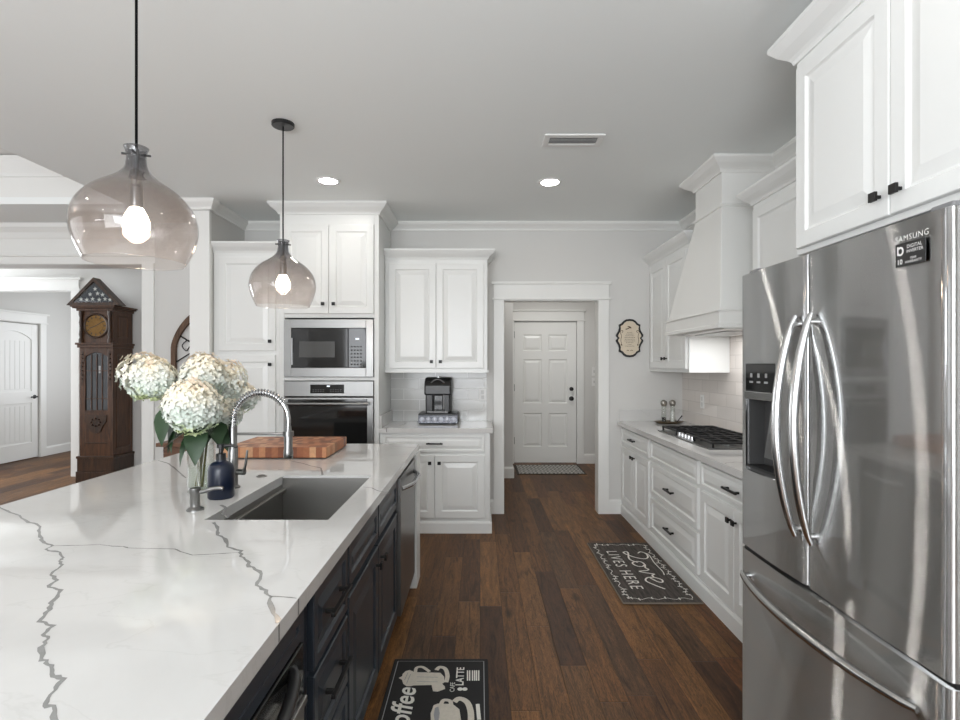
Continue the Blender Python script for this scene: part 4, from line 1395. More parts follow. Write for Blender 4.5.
ribbon(mb, ring, .0045, frs, .0014)
ribbon(mb, [(-.0345, .021), (-.0345, .0)], .0045, frs, .0014)
mb.build('sticker_print', M['white'], st)
# ------------------------------------------------------------------ lamps
def pendant(label, x, y):
    t = thing('pendant_lamp', label, 'lamp', (x, y, 1.75), 'pendant lamps over the island')
    MB().lathe([(.0, 0), (.058, 0), (.062, .004), (.062, .02), (0, .02)], (x, y, CEIL - .0202), 28).build('canopy', M['black'], t, smooth=True)
    MB().tube([(x, y, CEIL - .02), (x, y, 2.135)], .0042, 8).build('cord', pm('black cord', (12, 12, 12), .9, spec=.1), t, smooth=True)
    prof = [(.0335, 2.137), (.030, 2.128), (.0255, 2.11), (.026, 2.09), (.032, 2.065), (.052, 2.04), (.083, 2.017), (.115, 1.995), (.143, 1.968), (.163, 1.938), (.174, 1.905),
            (.177, 1.875), (.173, 1.845), (.163, 1.812), (.150, 1.782), (.141, 1.763)]
    pp = [(p.x, p.y) for p in smooth_pts([Vector((a, b)) for a, b in prof], 3)]
    mb = MB().lathe(pp, (x, y, 0), 48)
    mb.f = mb.f[:-2]; mb.m = mb.m[:-2]
    MO = mb.build('glass_shade', M['smoke'], t, smooth=True)
    s = MO.modifiers.new('thickness', 'SOLIDIFY')
    s.thickness, s.offset = .003, -1
    mb = MB()
    for a in (0, PI / 2):
        d = Vector((math.cos(a + .3), math.sin(a + .3), 0))
        mb.tube([Vector((x, y, 2.113)) - d * .042, Vector((x, y, 2.113)) + d * .042], .0038, 8)
    mb.build('spider_clip', M['black'], t, smooth=True)
    MB().lathe([(0, 2.135), (.008, 2.132), (.008, 2.045), (.017, 2.04), (.019, 2.0), (.019, 1.94), (.0165, 1.932), (0, 1.932)], (x, y, 0), 20).build('socket', M['steel2'], t, smooth=True)
    MB().lathe([(0, 1.846), (.016, 1.848), (.031, 1.858), (.0385, 1.876), (.0385, 1.892), (.033, 1.912), (.023, 1.932), (.014, 1.948), (.013, 1.966), (0, 1.966)], (x, y, 0), 24).build('bulb', M['bulb'], t, smooth=True)
pendant('near smoked glass pendant lamp hanging over the island, the larger in view', -1.116, 1.731)
pendant('farther smoked glass pendant lamp hanging in front of the oven cabinet', -1.116, 3.02)

def downlight(label, x, y, seen=True):
    t = thing('recessed_light', label, 'ceiling light', (x, y, CEIL), 'recessed ceiling lights')
    MB().lathe([(.066, -.001), (.066, -.006), (.088, -.006), (.092, -.0005)], (x, y, CEIL), 32).build('trim_ring', M['white'], t, smooth=True)
    MB().lathe([(0, -.0035), (.0655, -.0035), (.0655, -.0008), (0, -.0008)], (x, y, CEIL), 32).build('lens', M['lamp'], t)
def lamp_light(x, y, p):
    d = bpy.data.lights.new('downlight', 'AREA')
    d.shape, d.size, d.energy, d.color = 'DISK', .13, p, (1, .98, .95)
    o = bpy.data.objects.new('downlight', d)
    col.objects.link(o)
    o.location = (x, y, CEIL - .008)
DL = L_POWER['down']
downlight('left recessed ceiling light above the tall oven cabinet', -1.126, 3.96)
downlight('right recessed ceiling light in front of the doorway', .523, 3.99)
for x, y in ((.75, 1.3), (-2.4, 1.2), (.75, -1.2), (-1.2, -1.2), (-2.4, -1.2)):
    lamp_light(x, y, DL)
lamp_light(.9, 6.5, L_POWER['mud'])  # fill added to brighten the mudroom, no fixture modelled

# ceiling vent
vx, vy = .565, 3.24
t = thing('ceiling_vent', 'rectangular white air vent in the kitchen ceiling', 'vent', (vx, vy, CEIL))
mb = MB().slab_hole([vx - .18, vx - .145, vx + .145, vx + .18], [vy - .085, vy - .05, vy + .05, vy + .085], CEIL - .01, CEIL - .0005)
mb.build('frame', M['white'], t, bevel=.002)
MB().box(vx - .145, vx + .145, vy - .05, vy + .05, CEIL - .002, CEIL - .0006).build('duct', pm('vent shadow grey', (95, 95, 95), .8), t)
mb = MB()
for k in range(5):
    y_ = vy - .038 + k * .019
    mb.add([(vx - .145, y_ - .007, CEIL - .009), (vx + .145, y_ - .007, CEIL - .009), (vx + .145, y_ + .004, CEIL - .003), (vx - .145, y_ + .004, CEIL - .003),
            (vx - .145, y_ - .006, CEIL - .010), (vx + .145, y_ - .006, CEIL - .010), (vx + .145, y_ + .005, CEIL - .004), (vx - .145, y_ + .005, CEIL - .004)],
           [(0, 1, 2, 3), (4, 7, 6, 5), (0, 4, 5, 1), (1, 5, 6, 2), (2, 6, 7, 3), (3, 7, 4, 0)])
mb.build('louvre', M['white'], t)

# ------------------------------------------------------------------ cooktop
cx0, cx1, cy0, cy1 = 1.445, 1.90, 3.37, 4.33
zt = .8945
t = thing('gas_cooktop', 'stainless gas cooktop with black cast iron grates in the right worktop', 'cooktop', ((cx0 + cx1) / 2, (cy0 + cy1) / 2, zt))
MB().box(cx0, cx1, cy0, cy1, zt, zt + .008).build('plate', M['steel2'], t, bevel=.003)
bur = [(cx0 + .20, cy0 + .16, .036), (cx1 - .10, cy0 + .16, .03), (cx0 + .27, (cy0 + cy1) / 2, .05), (cx0 + .20, cy1 - .16, .036), (cx1 - .10, cy1 - .16, .03)]
for x, y, r in bur:
    b = MB().lathe([(r * 1.5, 0), (r * 1.5, .004), (r * 1.1, .006), (r * 1.1, .016), (0, .016)], (x, y, zt + .008), 24).build('burner', M['steel2'], t, smooth=True)
    MB().lathe([(r, 0), (r, .006), (r * .8, .01), (0, .01)], (x, y, zt + .0242), 24).build('burner_cap', M['iron'], b, smooth=True)
for k in range(3):
    a, b = cy0 + .012 + k * (cy1 - cy0 - .02) / 3, cy0 + .006 + (k + 1) * (cy1 - cy0 - .02) / 3
    x0, x1 = cx0 + (.085 if k == 1 else .03), cx1 - .015
    zg0, zg1 = zt + .032, zt + .046
    mb = MB()
    for q in (a, b - .013):
        mb.box(x0, x1, q, q + .013, zg0, zg1)
    for q in (x0, x1 - .013):
        mb.box(q, q + .013, a + .013, b - .013, zg0, zg1)
    for f in (.25, .5, .75):
        mb.box(x0 + (x1 - x0) * f - .0055, x0 + (x1 - x0) * f + .0055, a + .013, b - .013, zg0 + .002, zg1 + .003)
    for f in (.33, .66):
        mb.box(x0 + .013, x1 - .013, a + (b - a) * f - .0055, a + (b - a) * f + .0055, zg0 + .002, zg1 + .002)
    for p in (x0, x1 - .013):
        for q in (a, b - .013):
            mb.box(p, p + .013, q, q + .013, zt + .0085, zg0)
    mb.build('grate', M['iron'], t, bevel=.002)
for k in range(5):
    y = (cy0 + cy1) / 2 + (k - 2) * .058
    MB().lathe([(.021, 0), (.021, .004), (.017, .006), (.0155, .026), (.012, .028), (0, .028)], (cx0 + .042, y, zt + .008), 20).build('control_knob', M['chrome'], t, smooth=True)

# tray with two shakers beyond the cooktop
tx, ty = 1.735, 4.90
t = thing('tray', 'oval bronze tray in the right back corner of the worktop', 'tray', (tx, ty, .8945))
mb = MB().lathe([(0, 0), (.10, 0), (.135, .014), (.14, .018), (.133, .017), (.098, .005), (0, .005)], (0, 0, 0), 36)
mb.xf(Matrix.Translation((tx, ty, .8945)) @ Matrix.Diagonal((1, .7, 1, 1)))
mb.build('dish', pm('bronze tray', (112, 98, 74), .35, .8), t, smooth=True)
def mill(label, x, y, fill, hf):
    t = thing('spice_shaker', label, 'shaker', (x, y, .90), 'glass shakers on the tray')
    MB().lathe([(0, 0), (.026, 0), (.027, .01), (.022, .06), (.02, .13), (.02, .155), (.0185, .155), (.0185, .01), (0, .008)], (x, y, .90), 24).build('glass_body', M['glass'], t, smooth=True)
    MB().lathe([(0, .009), (.018, .011), (.0178, hf), (0, hf)], (x, y, .90), 20).build('contents', fill, t, smooth=True)
    MB().lathe([(.021, .152), (.028, .168), (.03, .185), (.024, .20), (.01, .208), (0, .209)], (x, y, .90), 24).build('lid', pm('dark pewter', (150, 146, 138), .3, .8), t, smooth=True)
mill('left clear glass shaker on the bronze tray, dark seasoning inside', tx - .045, ty, M['blackmetal'], .05)
mill('right clear glass shaker on the bronze tray, white contents', tx + .035, ty, M['white'], .10)
mb = MB().tube([(tx + .05, ty - .05, .902), (tx + .085, ty - .03, .935), (tx + .115, ty - .02, .965)], [.004, .0035, .006], 8)
tag(mb.build('spoon', M['blackmetal'], smooth=True), 'tiny dark spoon leaning beside the right shaker on the tray', 'spoon')

# ------------------------------------------------------------------ coffee maker and pod drawer
kx, ky = -.38, 4.93
t = thing('pod_drawer', 'dark coffee pod drawer unit with six pale capsules under the coffee maker', 'drawer', (kx, ky, .8945))
x0, x1, y0_, y1_ = kx - .178, kx + .178, 4.80, 5.10
mb = MB().box(x0, x1, y0_ + .012, y1_, .8945 + .008, .99)
mb.box(x0 + .004, x1 - .004, y0_ + .02, y1_ - .01, .8945, .9025)
mb.build('body', M['black'], t, bevel=.004)
MB().box(x0, x1, y0_, y0_ + .0115, .905, .975).build('drawer_front', pm('pod drawer metal', (96, 98, 104), .3, .6), t, bevel=.002)
for k in range(6):
    c = Vector((x0 + .036 + k * .0568, y0_ + .0, .938))
    Mx = Matrix(((1, 0, 0, 0), (0, 0, -1, 0), (0, 1, 0, 0), (0, 0, 0, 1)))
    MB().lathe([(.024, 0), (.024, .004), (.021, .006), (0, .006)], c, 20, Mx).build('capsule', pm('capsule foil', (176, 178, 188), .35, .2) if k == 0 else bpy.data.materials['capsule foil'], t, smooth=True)
t = thing('coffee_maker', 'black single-serve coffee maker standing on the pod drawer', 'coffee maker', (kx - .005, ky, .9905))
zb = .9905
bx = kx - .005
fk = frame('-y', (bx, 4.84, zb))
# rear column and reservoir, base, overhanging head with a rounded top
mb = MB().box(bx - .118, bx + .118, 4.96, 5.095, zb, zb + .25)
mb.box(bx - .112, bx - .04, 4.85, 4.97, zb, zb + .24).box(bx + .05, bx + .112, 4.85, 4.97, zb, zb + .24).box(bx - .05, bx + .06, 4.885, 4.97, zb, zb + .24)
mb.build('body', M['black'], t, bevel=.012, seg=3)
Fk = (Vector((bx, 0, zb)), Vector((0, 1, 0)), Vector((0, 0, 1)), Vector((1, 0, 0)))
side = [(4.835, .165), (5.095, .165), (5.095, .255), (5.06, .30), (5.0, .325), (4.91, .32), (4.86, .295), (4.838, .25)]
MB().prism(Fk, side, -.122, .122).build('brew_head', M['black'], t, bevel=.014, seg=3)
MB().fbox(fk, -.034, .044, .03, .16, -.044, -.03).build('drip_backing', M['blackglass'], t, bevel=.004)
mb = MB()
hp_ = [Vector((bx - .075 + .15 * k / 14, 4.862 - .02 * math.sin(PI * k / 14), zb + .262 + .048 * math.sin(PI * k / 14))) for k in range(15)]
mb.tube(hp_, .006, 10)
mb.build('lid_handle', M['grey'], t, smooth=True)
MB().lathe([(.034, 0), (.034, .006), (0, .008)], (bx + .0, 4.95, zb + .3245), 24).build('button_cap', M['chrome'], t, smooth=True)
MB().fbox(fk, .05, .062, .035, .24, -.03, .0).build('side_light_strip', M['grey'], t, bevel=.003)
MB().box(bx - .095, bx + .095, 4.82, 4.839, zb + .002, zb + .022).build('drip_tray', M['grey'], t, bevel=.004)

# outlets and switches
def plate(name, label, cat, face, o, rockers, group=None):
    t = thing(name, label, cat, o, group)
    fr = frame(face, o)
    MB().fbox(fr, -.037, .037, -.06, .06, 0, .006).build('cover_plate', M['white'], t, bevel=.002)
    for v in rockers:
        MB().fbox(fr, -.015, .015, v - .018, v + .018, .0062, .009).build('socket' if cat == 'outlet' else 'rocker', pm('plate inset', (205, 205, 203), .4) if 'plate inset' not in bpy.data.materials else bpy.data.materials['plate inset'], t, bevel=.002)
plate('outlet', 'white outlet on the tiles right of the coffee maker', 'outlet', '-y', (.025, BY - .0085, 1.145), (-.025, .025))
plate('outlet', 'white outlet on the pale tiles above the cooktop', 'outlet', '-x', (WX - .0085, 4.66, 1.11), (-.025, .025))
plate('light_switch', 'upper white switch on the wall beside the mudroom door', 'switch', '-y', (1.66, 7.7395, 1.335), (0,))
plate('light_switch', 'lower white switch on the wall beside the mudroom door', 'switch', '-y', (1.66, 7.7395, 1.185), (0,))

# wall plaque
pxc, pzc = 1.437, 1.688
q = [(0, .184), (.035, .180), (.06, .164), (.078, .142), (.10, .132), (.104, .128), (.100, .10), (.108, .07), (.130, .035), (.132, .02), (.114, .0)]
out = [(a, b) for a, b in q]
out += [(a, -b) for a, b in reversed(q[:-1])]
out += [(-a, b) for a, b in [(a, -b) for a, b in q[1:]]]
out += [(-a, b) for a, b in reversed(q[1:-1])]
fp = frame('-y', (pxc, BY - .0005, pzc))
t = thing('wall_plaque', 'scalloped parchment plaque with dark rim on the wall right of the doorway', 'plaque', (pxc, BY, pzc))
MB().prism(fp, out, 0, .012).build('rim', M['black'], t)
MB().prism(fp, [(a * .84, b * .89) for a, b in out], .012, .015).build('face', M['plaque'], t)
mb = MB()
r = random.Random(4)
for k, wd in enumerate([.05, .07, .085, .10, .095, .105, .07, .04, .09]):
    v = .055 - k * .0165
    u = -wd / 2
    while u < wd / 2:
        L = r.uniform(.006, .014)
        ribbon(mb, [(u, v), (min(u + L, wd / 2), v)], .004, fp, .0156)
        u += L + .004
for s in (-1, 1):
    ribbon(mb, smooth_pts([Vector((s * .075, .05)), Vector((s * .065, .068)), Vector((s * .082, .072)), Vector((s * .09, .055)), Vector((s * .08, .02)), Vector((s * .085, -.02)), Vector((s * .078, -.06))]), .005, fp, .0156)
    ribbon(mb, [(s * .083, -.06), (s * .073, -.07)], .012, fp, .0157)
    ribbon(mb, smooth_pts([Vector((s * .03, -.122)), Vector((s * .018, -.115)), Vector((s * .006, -.122))]), .005, fp, .0156)
ribbon(mb, smooth_pts([Vector((-.04, .085)), Vector((-.02, .09)), Vector((.0, .1)), Vector((.012, .097)), Vector((0, .108)), Vector((-.02, .112))]), .009, fp, .0156)
mb.build('lettering', M['plaqueink'], t)

# ------------------------------------------------------------------ mats
# kitchen mat by the right cabinets
t = thing('kitchen_mat', 'brown kitchen mat with white script in front of the drawers', 'mat', (1.095, 3.72, 0))
mx0, mx1, my0, my1 = .853, 1.337, 3.18, 4.26
MB().box(mx0, mx1, my0, my1, .0008, .010).build('edge', M['matedge'], t, bevel=.004)
def plank_mat():
    m = pm('dark plank print', (62, 56, 52), .9)
    g = G(m)
    tc = g.n('ShaderNodeTexCoord')
    sx = g.n('ShaderNodeSeparateXYZ')
    g.l(tc.outputs['Object'], sx.inputs[0])
    f = g.math('FRACT', g.math('DIVIDE', sx.outputs[0], .097))
    no = g.n('ShaderNodeTexNoise')
    no.inputs['Scale'].default_value = 9
    mp = g.n('ShaderNodeMapping')
    mp.inputs['Scale'].default_value = (8, 1, 1)
    g.l(tc.outputs['Object'], mp.inputs[0]); g.l(mp.outputs[0], no.inputs['Vector'])
    c = g.ramp(no.outputs[0], [(.3, lin((46, 42, 40))), (.7, lin((82, 74, 68)))])
    s = g.ramp(f, [(0, (.5, .5, .5, 1)), (.05, (1, 1, 1, 1))])
    g.l(g.mix(1.0, c, s, 'MULTIPLY'), g.b.inputs['Base Color'])
    return m
MB().box(mx0 + .006, mx1 - .006, my0 + .006, my1 - .006, .0101, .0115).build('face', plank_mat(), t)
fm = (Vector(((mx0 + mx1) / 2, (my0 + my1) / 2, 0)), Vector((0, -1, 0)), Vector((1, 0, 0)), Vector((0, 0, 1)))
mb = MB()
zt_ = .0122
text_mb('LIVES HERE', .115, (fm[0] + fm[2] * -.10, fm[1], fm[2], fm[3]), n1=zt_, mb=mb, space=1.25)
love = {
    'L': [(-.30, .09), (-.33, .12), (-.29, .15), (-.22, .14), (-.19, .10), (-.22, .04), (-.28, -.01), (-.32, -.02), (-.33, .01), (-.29, .01), (-.22, -.01), (-.17, -.01), (-.12, .03)],
    'o': [(-.08, .07), (-.13, .06), (-.14, .02), (-.11, -.015), (-.06, .0), (-.05, .04), (-.08, .07), (-.03, .055), (0, .07)],
    'v': [(0, .07), (.02, .05), (.035, -.01), (.06, .03), (.08, .08), (.10, .06), (.14, .06)],
    'e': [(.14, .03), (.20, .06), (.21, .09), (.17, .10), (.135, .06), (.14, .01), (.19, -.015), (.25, .02), (.31, .07)]}
for k in love.values():
    ribbon(mb, smooth_pts([Vector((a * 1.05 + .02, b * .95 + .01)) for a, b in k]), .012, fm, zt_)
ribbon(mb, smooth_pts([Vector((-.33, .12)), Vector((-.27, .165)), Vector((-.1, .155)), Vector((.05, .16)), Vector((.12, .15))]), .007, fm, zt_)
# leafy scroll border
def border(u0, v0, u1, v1):
    a, b = Vector((u0, v0)), Vector((u1, v1))
    d = (b - a); L = d.length; d.normalize(); n = Vector((-d.y, d.x))
    k = int(L / .02)
    pts = [a + d * L * i / k + n * .011 * math.sin(i * 1.25) for i in range(k + 1)]
    ribbon(mb, pts, .0045, fm, zt_)
    for i in range(1, k, 2):
        if r.random() < .75:
            q = pts[i]
            for s in (-1, 1):
                e = q + (d * .35 + n * s).normalized() * r.uniform(.014, .024)
                ribbon(mb, [q, q.lerp(e, .5), e], [.003, .010, .001], fm, zt_)
e_, g_ = .485, .195
border(-e_, g_, e_, g_); border(-e_, -g_, e_, -g_); border(-e_, -g_, -e_, g_); border(e_, -g_, e_, g_)
mb.build('lettering', M['ink'], t)

# coffee mat beside the island
t = thing('kitchen_mat', 'black kitchen mat printed with coffee cups beside the island', 'mat', (-.187, 2.19, 0))
nx0, nx1, ny0, ny1 = -.412, .038, 1.80, 2.577
MB().box(nx0, nx1, ny0, ny1, .0008, .011).build('pad', M['matblack'], t, bevel=.005)
fc = (Vector(((nx0 + nx1) / 2, ny1, 0)), Vector((0, 1, 0)), Vector((-1, 0, 0)), Vector((0, 0, 1)))   # u runs away from the camera, letters stand towards the island
zp = .0118
mb = MB()
def pu(px, py):
    p = P(px, py, .011)
    return Vector((p.y - ny1, (nx0 + nx1) / 2 - p.x))
def crop(x, y):
    return pu(370 + x / 7.385, 650 + y / 7.385)
ribbon(mb, [Vector((-.755, -.205)), Vector((-.025, -.205)), Vector((-.025, .205)), Vector((-.755, .205)), Vector((-.755, -.205))], .004, fc, zp)
mb.build('border_line', M['greyprint'], t)
mb = MB()
zpp = zp
def shape(pts, dz=0.0, mi=0):
    mb.prism(fc, [tuple(crop(*p)) for p in pts], zp - .0005, zp + .0004 + dz, mi)
# latte mug lying on its side in the picture, whipped top to the left
shape([(318, 165), (520, 170), (548, 200), (548, 240), (520, 258), (320, 262)])
shape([(320, 160), (292, 150), (262, 158), (240, 180), (238, 195), (212, 208), (236, 220), (245, 250), (270, 268), (300, 268), (322, 262)])
ribbon(mb, smooth_pts([crop(335, 165), crop(345, 132), crop(390, 128), crop(440, 162)]), .016, fc, zp + .0002)
ribbon(mb, smooth_pts([crop(490, 150), crop(515, 128), crop(555, 140), crop(572, 190), crop(562, 240)]), .02, fc, zp + .0002)
shape([(455, 262), (520, 240), (552, 270), (555, 288), (500, 308), (465, 305)], .0002)
# tea-cup with saucer
shape([(470, 410), (500, 398), (610, 400), (660, 440), (672, 517), (690, 560), (660, 640), (500, 640), (450, 560), (448, 470)])
ribbon(mb, smooth_pts([crop(525, 400), crop(545, 372), crop(590, 378), crop(600, 410)]), .018, fc, zp + .0002)
ribbon(mb, smooth_pts([crop(622, 385), crop(660, 360), crop(715, 385), crop(742, 450), crop(745, 540), (crop(730, 640))]), .026, fc, zp + .0002)
mb.build('cup_print', M['cream'], t)
mb = MB()
for pts in ([(480, 430), (505, 420), (515, 470), (505, 530), (480, 540), (470, 480)],):
    mb.prism(fc, [tuple(crop(*p)) for p in pts], zp, zp + .0009)
for a, b in (((300, 180), (270, 250)), ((280, 170), (255, 225)), ((345, 200), (500, 205)), ((345, 235), (500, 238))):
    ribbon(mb, [crop(*a), crop(*b)], .003, fc, zp + .0009)
mb.build('cup_shading_print', M['greyprint'], t)
mb = MB()
def mtext(s, size, x, y, **kw):
    p = crop(x, y)
    text_mb(s, size, (fc[0] + fc[1] * p.x + fc[2] * p.y, fc[1], fc[2], fc[3]), n1=zp + .0003, mb=mb, **kw)
mtext('Coffee', .125, 235, 470, shear=.25, bold=.002)
mtext('LATTE', .05, 668, 195, bold=.001)
mtext('CAFE', .03, 610, 275)
for i, (x, y) in enumerate(((728, 190), (765, 190), (795, 190))):
    mtext('HOT FOAM'[:7] if False else '', .02, x, y)
    for s in (-1, 1):
        ribbon(mb, [crop(x + s * 8, y - 38), crop(x + s * 8, y + 38)], .006, fc, zp + .0003)
for q in ((665, 290), (700, 290)):
    mb.lathe([(.012, zp), (.011, zp + .0008), (0, zp + .0008)], fc[0] + fc[1] * crop(*q).x + fc[2] * crop(*q).y, 14)
ribbon(mb, [crop(795, 400), crop(800, 460), crop(806, 517)], .016, fc, zp + .0003)
mb.build('lettering', M['ink'], t)

# small rug at the mudroom door
t = thing('door_mat', 'small grey patterned rug in front of the mudroom door', 'mat', (.94, 7.27, 0))
def rug_mat():
    m = pm('grey patterned rug', (120, 118, 114), .95)
    g = G(m)
    tc = g.n('ShaderNodeTexCoord')
    sx = g.n('ShaderNodeSeparateXYZ')
    g.l(tc.outputs['Object'], sx.inputs[0])
    a = g.math('ABSOLUTE', g.math('SUBTRACT', g.math('FRACT', g.math('DIVIDE', sx.outputs[0], .16)), .5))
    b = g.math('ABSOLUTE', g.math('SUBTRACT', g.math('FRACT', g.math('DIVIDE', sx.outputs[1], .26)), .5))
    d = g.math('FRACT', g.math('MULTIPLY', g.math('ADD', a, b), 3.0))
    g.l(g.ramp(d, [(.42, lin((88, 88, 88))), (.5, lin((178, 176, 170)))]), g.b.inputs['Base Color'])
    return m
MB().box(.485, 1.395, 6.95, 7.60, .001, .008).build('border', pm('rug border', (70, 66, 62), .95), t, bevel=.002)
MB().box(.515, 1.365, 6.985, 7.565, .0081, .010).build('field', rug_mat(), t)

# ------------------------------------------------------------------ grandfather clock
kx0, kx1, ky0, ky1 = -4.86, -4.455, 6.47, 6.835
kc = (kx0 + kx1) / 2
t = thing('grandfather_clock', 'tall carved dark oak grandfather clock against the grey wall at left', 'clock', (kc, 6.65, 0))
fq = frame('-y', (kc, ky0, 0))
hw = (kx1 - kx0) / 2
mb = MB().box(kx0 - .03, kx1 + .03, ky0 - .03, ky1, 0, .14).box(kx0 - .02, kx1 + .02, ky0 - .02, ky1, .14, .30).box(kx0 - .028, kx1 + .028, ky0 - .028, ky1, .295, .325)
mb.build('base', M['clockdark'], t, bevel=.006)
mb = MB().box(kx0, kx1, ky0 + .03, ky1, .325, 1.64)
mb.fbox(fq, -hw, -.135, .325, 1.64, -.03, 0).fbox(fq, .135, hw, .325, 1.64, -.03, 0).fbox(fq, -.135, .135, .325, .86, -.03, 0)
arc = [(-.135 + .27 * k / 14, 1.53 + .055 * math.sin(PI * k / 14)) for k in range(15)]
mb.prism(fq, [(-.135, 1.64)] + arc + [(.135, 1.64)], -.03, 0)
fr_s = frame('+x', (kx1, ky0, 0))
mb.rings(fr_s, .05, .32, .40, 1.58, [(0, .0), (.02, .008), (.03, .002)], back=False)
mb.build('trunk', M['clock'], t, bevel=.003)
gl_ = MB().prism(fq, [(-.133, .862), (.133, .862)] + [(a * .985, b) for a, b in reversed(arc)], -.02, -.014).build('trunk_glass', pm('dark clock glass', (44, 46, 50), .08), t)
mb = MB()
for u in (-.065, 0, .065):
    mb.fbox(fq, u - .005, u + .005, .865, 1.56, -.0138, -.006)
for v in (1.02, 1.36):
    mb.fbox(fq, -.133, .133, v - .005, v + .005, -.0138, -.006)
mb.fbox(fq, -.135, .135, .862, .88, -.0138, -.001)
mb.build('glazing_bars', M['clock'], gl_)
MB().fbox(fq, .02, .042, 1.33, 1.42, -.0139, -.0125).build('pendulum_weight', M['steel2'], gl_)
for s in (-1, 1):
    mb = MB()
    for k in range(7):
        mb.lathe([(0, -.012), (.012, 0), (0, .012)], fq[0] + fq[1] * (s * .168) + fq[2] * (1.56 - k * .05) + fq[3] * .004, 8)
    ribbon(mb, smooth_pts([Vector((s * .168, 1.6)), Vector((s * .155, 1.5)), Vector((s * .18, 1.4)), Vector((s * .16, 1.28)), Vector((s * .175, 1.18))]), .02, fq, .005)
    mb.build('carved_drop', M['clockdark'], t)
mb = MB()
car = [(-.13, .82), (.13, .82), (.125, .74), (.09, .70), (.06, .62), (0, .60), (-.06, .62), (-.09, .70), (-.125, .74)]
mb.prism(fq, car, 0, .014)
for k in range(8):
    a = 2 * PI * k / 8
    mb.lathe([(0, -.014), (.018, 0), (0, .014)], fq[0] + fq[1] * (.055 * math.cos(a)) + fq[2] * (.735 + .045 * math.sin(a)) + fq[3] * .014, 8)
MB().fbox(fq, -.13, .13, .475, .49, 0.0005, .008).build('carved_rail', M['clockdark'], t)
mb.build('carving', M['clockdark'], t)
# hood with dial
mb = MB().box(kx0 - .015, kx1 + .015, ky0 - .025, ky1, 1.64, 1.675).box(kx0 - .03, kx1 + .03, ky0 - .04, ky1, 1.675, 1.70)
mb.box(kx0, kx1, ky0 + .0, ky1, 1.70, 2.10)
mb.box(kx0 - .02, kx1 + .02, ky0 - .03, ky1, 2.085, 2.115).box(kx0 - .05, kx1 + .05, ky0 - .06, ky1, 2.115, 2.13).box(kx0 - .065, kx1 + .065, ky0 - .075, ky1, 2.13, 2.15)
mb.rings(frame('+x', (kx1, ky0, 0)), .08, .28, 1.76, 2.04, [(0, 0), (.015, .010), (.03, .002)], back=False)
mb.build('hood', M['clock'], t, bevel=.003)
mb = MB()
for s in (-1, 1):
    c = fq[0] + fq[1] * (s * .175) + fq[2] * 1.70 + fq[3] * .016
    MB().lathe([(.024, 0), (.024, .04), (.014, .06), (.022, .10), (.012, .18), (.022, .24), (.014, .30), (.024, .34), (.024, .385)], c, 14).build('hood_column', M['clockdark'], t, smooth=True)
Mq = Matrix(((1, 0, 0, 0), (0, 0, -1, 0), (0, 1, 0, 0), (0, 0, 0, 1)))
dc = fq[0] + fq[2] * 1.905
MB().lathe([(.155, 0), (.155, .012), (.14, .018), (.128, .01), (.128, 0.001)], dc, 36, Mq).build('dial_bezel', M['clockdark'], t, smooth=True)
dial = MB().lathe([(0, .002), (.127, .002), (.127, .006), (.09, .006), (.088, .008), (.05, .009), (0, .009)], dc, 36, Mq).build('dial', M['brass'], t)
mb = MB()
fd = (dc, fq[1], fq[2], fq[3])
for k in range(12):
    a = 2 * PI * k / 12
    ribbon(mb, [(.094 * math.cos(a), .094 * math.sin(a)), (.12 * math.cos(a), .12 * math.sin(a))], .012, fd, .0075)
ribbon(mb, [(0, 0), (-.075, -.03)], .009, fd, .0105)
ribbon(mb, [(0, 0), (.09, .055)], .007, fd, .0108)
mb.build('hands_and_numerals', M['black'], dial)
# triangular flag case standing on the clock
zc0 = 2.1505
t = thing('flag_case', 'triangular wooden display case with folded starry flag on top of the clock', 'display case', (kc, 6.45, zc0))
hb, hh = .325, .335
yF, yB = 6.415, 6.53
ft = (Vector((kc, yF, zc0)), Vector((1, 0, 0)), Vector((0, 0, 1)), Vector((0, -1, 0)))
mb = MB()
def tri(s_in):
    return [(-hb + s_in * 2.1, s_in), (hb - s_in * 2.1, s_in), (0, hh - s_in * 1.45)]
o3, i3 = tri(0), tri(.034)
for k in range(3):
    l = (k + 1) % 3
    mb.prism(ft, [o3[k], o3[l], i3[l], i3[k]], -(yB - yF), 0)
mb.prism(ft, o3, -(yB - yF) - .005, -(yB - yF))
mb.build('frame', M['clockdark'], t)
fl_ = MB().prism(ft, tri(.035), -.07, -.035).build('flag', M['flagblue'], t)
mb = MB()
def star(u, v, r_):
    mb.prism(ft, [((r_ if k % 2 == 0 else r_ * .42) * math.cos(PI / 2 + k * PI / 5) + u, (r_ if k % 2 == 0 else r_ * .42) * math.sin(PI / 2 + k * PI / 5) + v) for k in range(10)], -.035, -.0335)
for u, v in ((-.17, .075), (-.10, .07), (-.03, .078), (.05, .07), (.12, .078), (.18, .07), (-.06, .135), (.03, .145), (.09, .13), (0, .20)):
    star(u, v, .028)
mb.build('stars', M['white'], fl_)
MB().prism(ft, tri(.0345), -.012, -.009).build('glass', M['glass'], t)

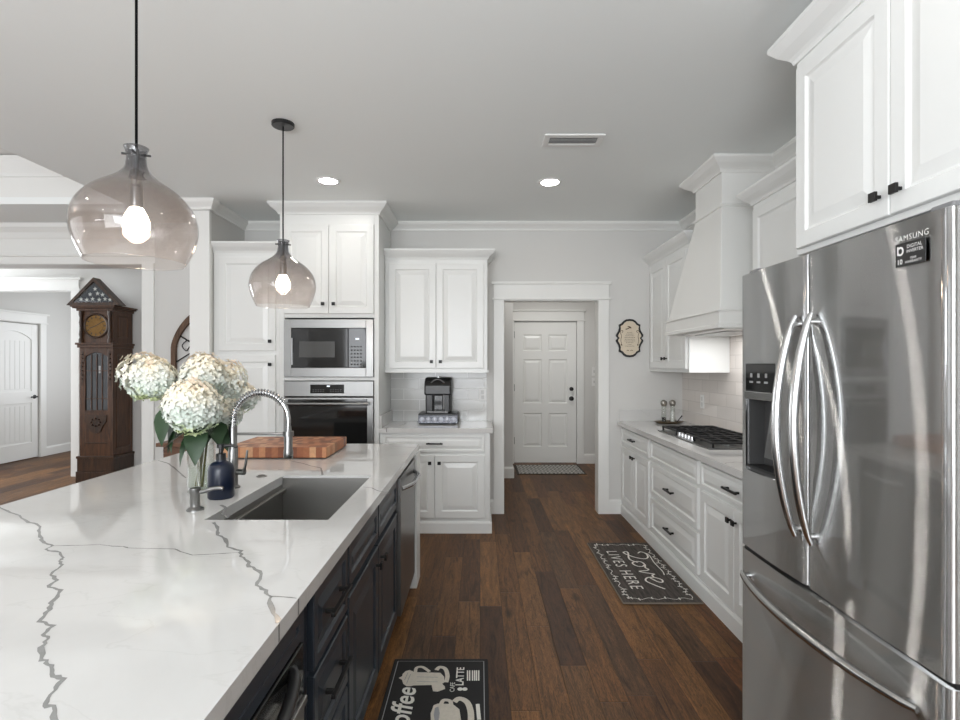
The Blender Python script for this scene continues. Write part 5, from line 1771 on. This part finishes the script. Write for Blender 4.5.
# ------------------------------------------------------------------ table and arched frame beyond the island
t = thing('side_table', 'small reddish wooden table against the grey wall behind the vase', 'table', (-2.66, 4.92, 0))
MB().box(-2.885, -2.43, 4.74, 5.10, .70, .735).build('tabletop', M['tablewood'], t, bevel=.004)
MB().box(-2.84, -2.48, 4.78, 5.07, .60, .6995).build('apron', M['tablewood'], t)
for x_ in (-2.835, -2.525):
    for y_ in (4.785, 5.02):
        MB().lathe([(.016, 0), (.02, .2), (.026, .55), (.026, .5995)], (x_ + .022, y_ + .022, 0), 14).build('leg', M['tablewood'], t, smooth=True)
# arched window-frame ornament leaning on the wall
ax_, az0, az1, ahw = -2.69, .7355, 1.956, .262
t = thing('arched_frame', 'weathered wooden gothic arch frame with iron scrollwork half hidden by the column', 'wall ornament', (ax_, 5.08, az0))
fa = frame('-y', (ax_, 5.115, az0))
Ha = az1 - az0
def arch(hw_, top, spring):
    L = [(-hw_, 0), (-hw_, spring)]
    for k in range(1, 12):
        a = k / 12
        L.append((-hw_ * (1 - a ** 1.5), spring + (top - spring) * (1 - (1 - a) ** 1.35)))
    L.append((0, top))
    return L + [(-a, b) for a, b in reversed(L[:-1])]
oa, ia = arch(ahw, Ha, .86), arch(ahw - .045, Ha - .07, .85)
mb = MB()
for k in range(len(oa) - 1):
    mb.prism(fa, [oa[k], oa[k + 1], ia[k + 1], ia[k]], 0, .03)
mb.fbox(fa, -ahw + .045, ahw - .045, 0, .05, 0, .03)
mb.build('wood_frame', M['oldwood'], t, bevel=.002)
mb = MB()
q3 = lambda u, v: fa[0] + fa[1] * u + fa[2] * v + fa[3] * .015
for a, b in (((0, .05), (0, Ha - .06)), ((-ahw + .04, .42), (ahw - .04, .42)), ((-ahw + .04, .72), (ahw - .04, 1.0)), ((-ahw + .04, 1.0), (ahw - .04, .72))):
    mb.tube([q3(*a), q3(*b)], .006, 8)
for s in (-1, 1):
    mb.tube([q3(p.x, p.y) for p in smooth_pts([Vector((s * .02, .86)), Vector((s * .10, .93)), Vector((s * .16, .88)), Vector((s * .12, .83)), Vector((s * .09, .87))])], .005, 8)
mb.build('scrollwork', M['blackmetal'], t, smooth=True)
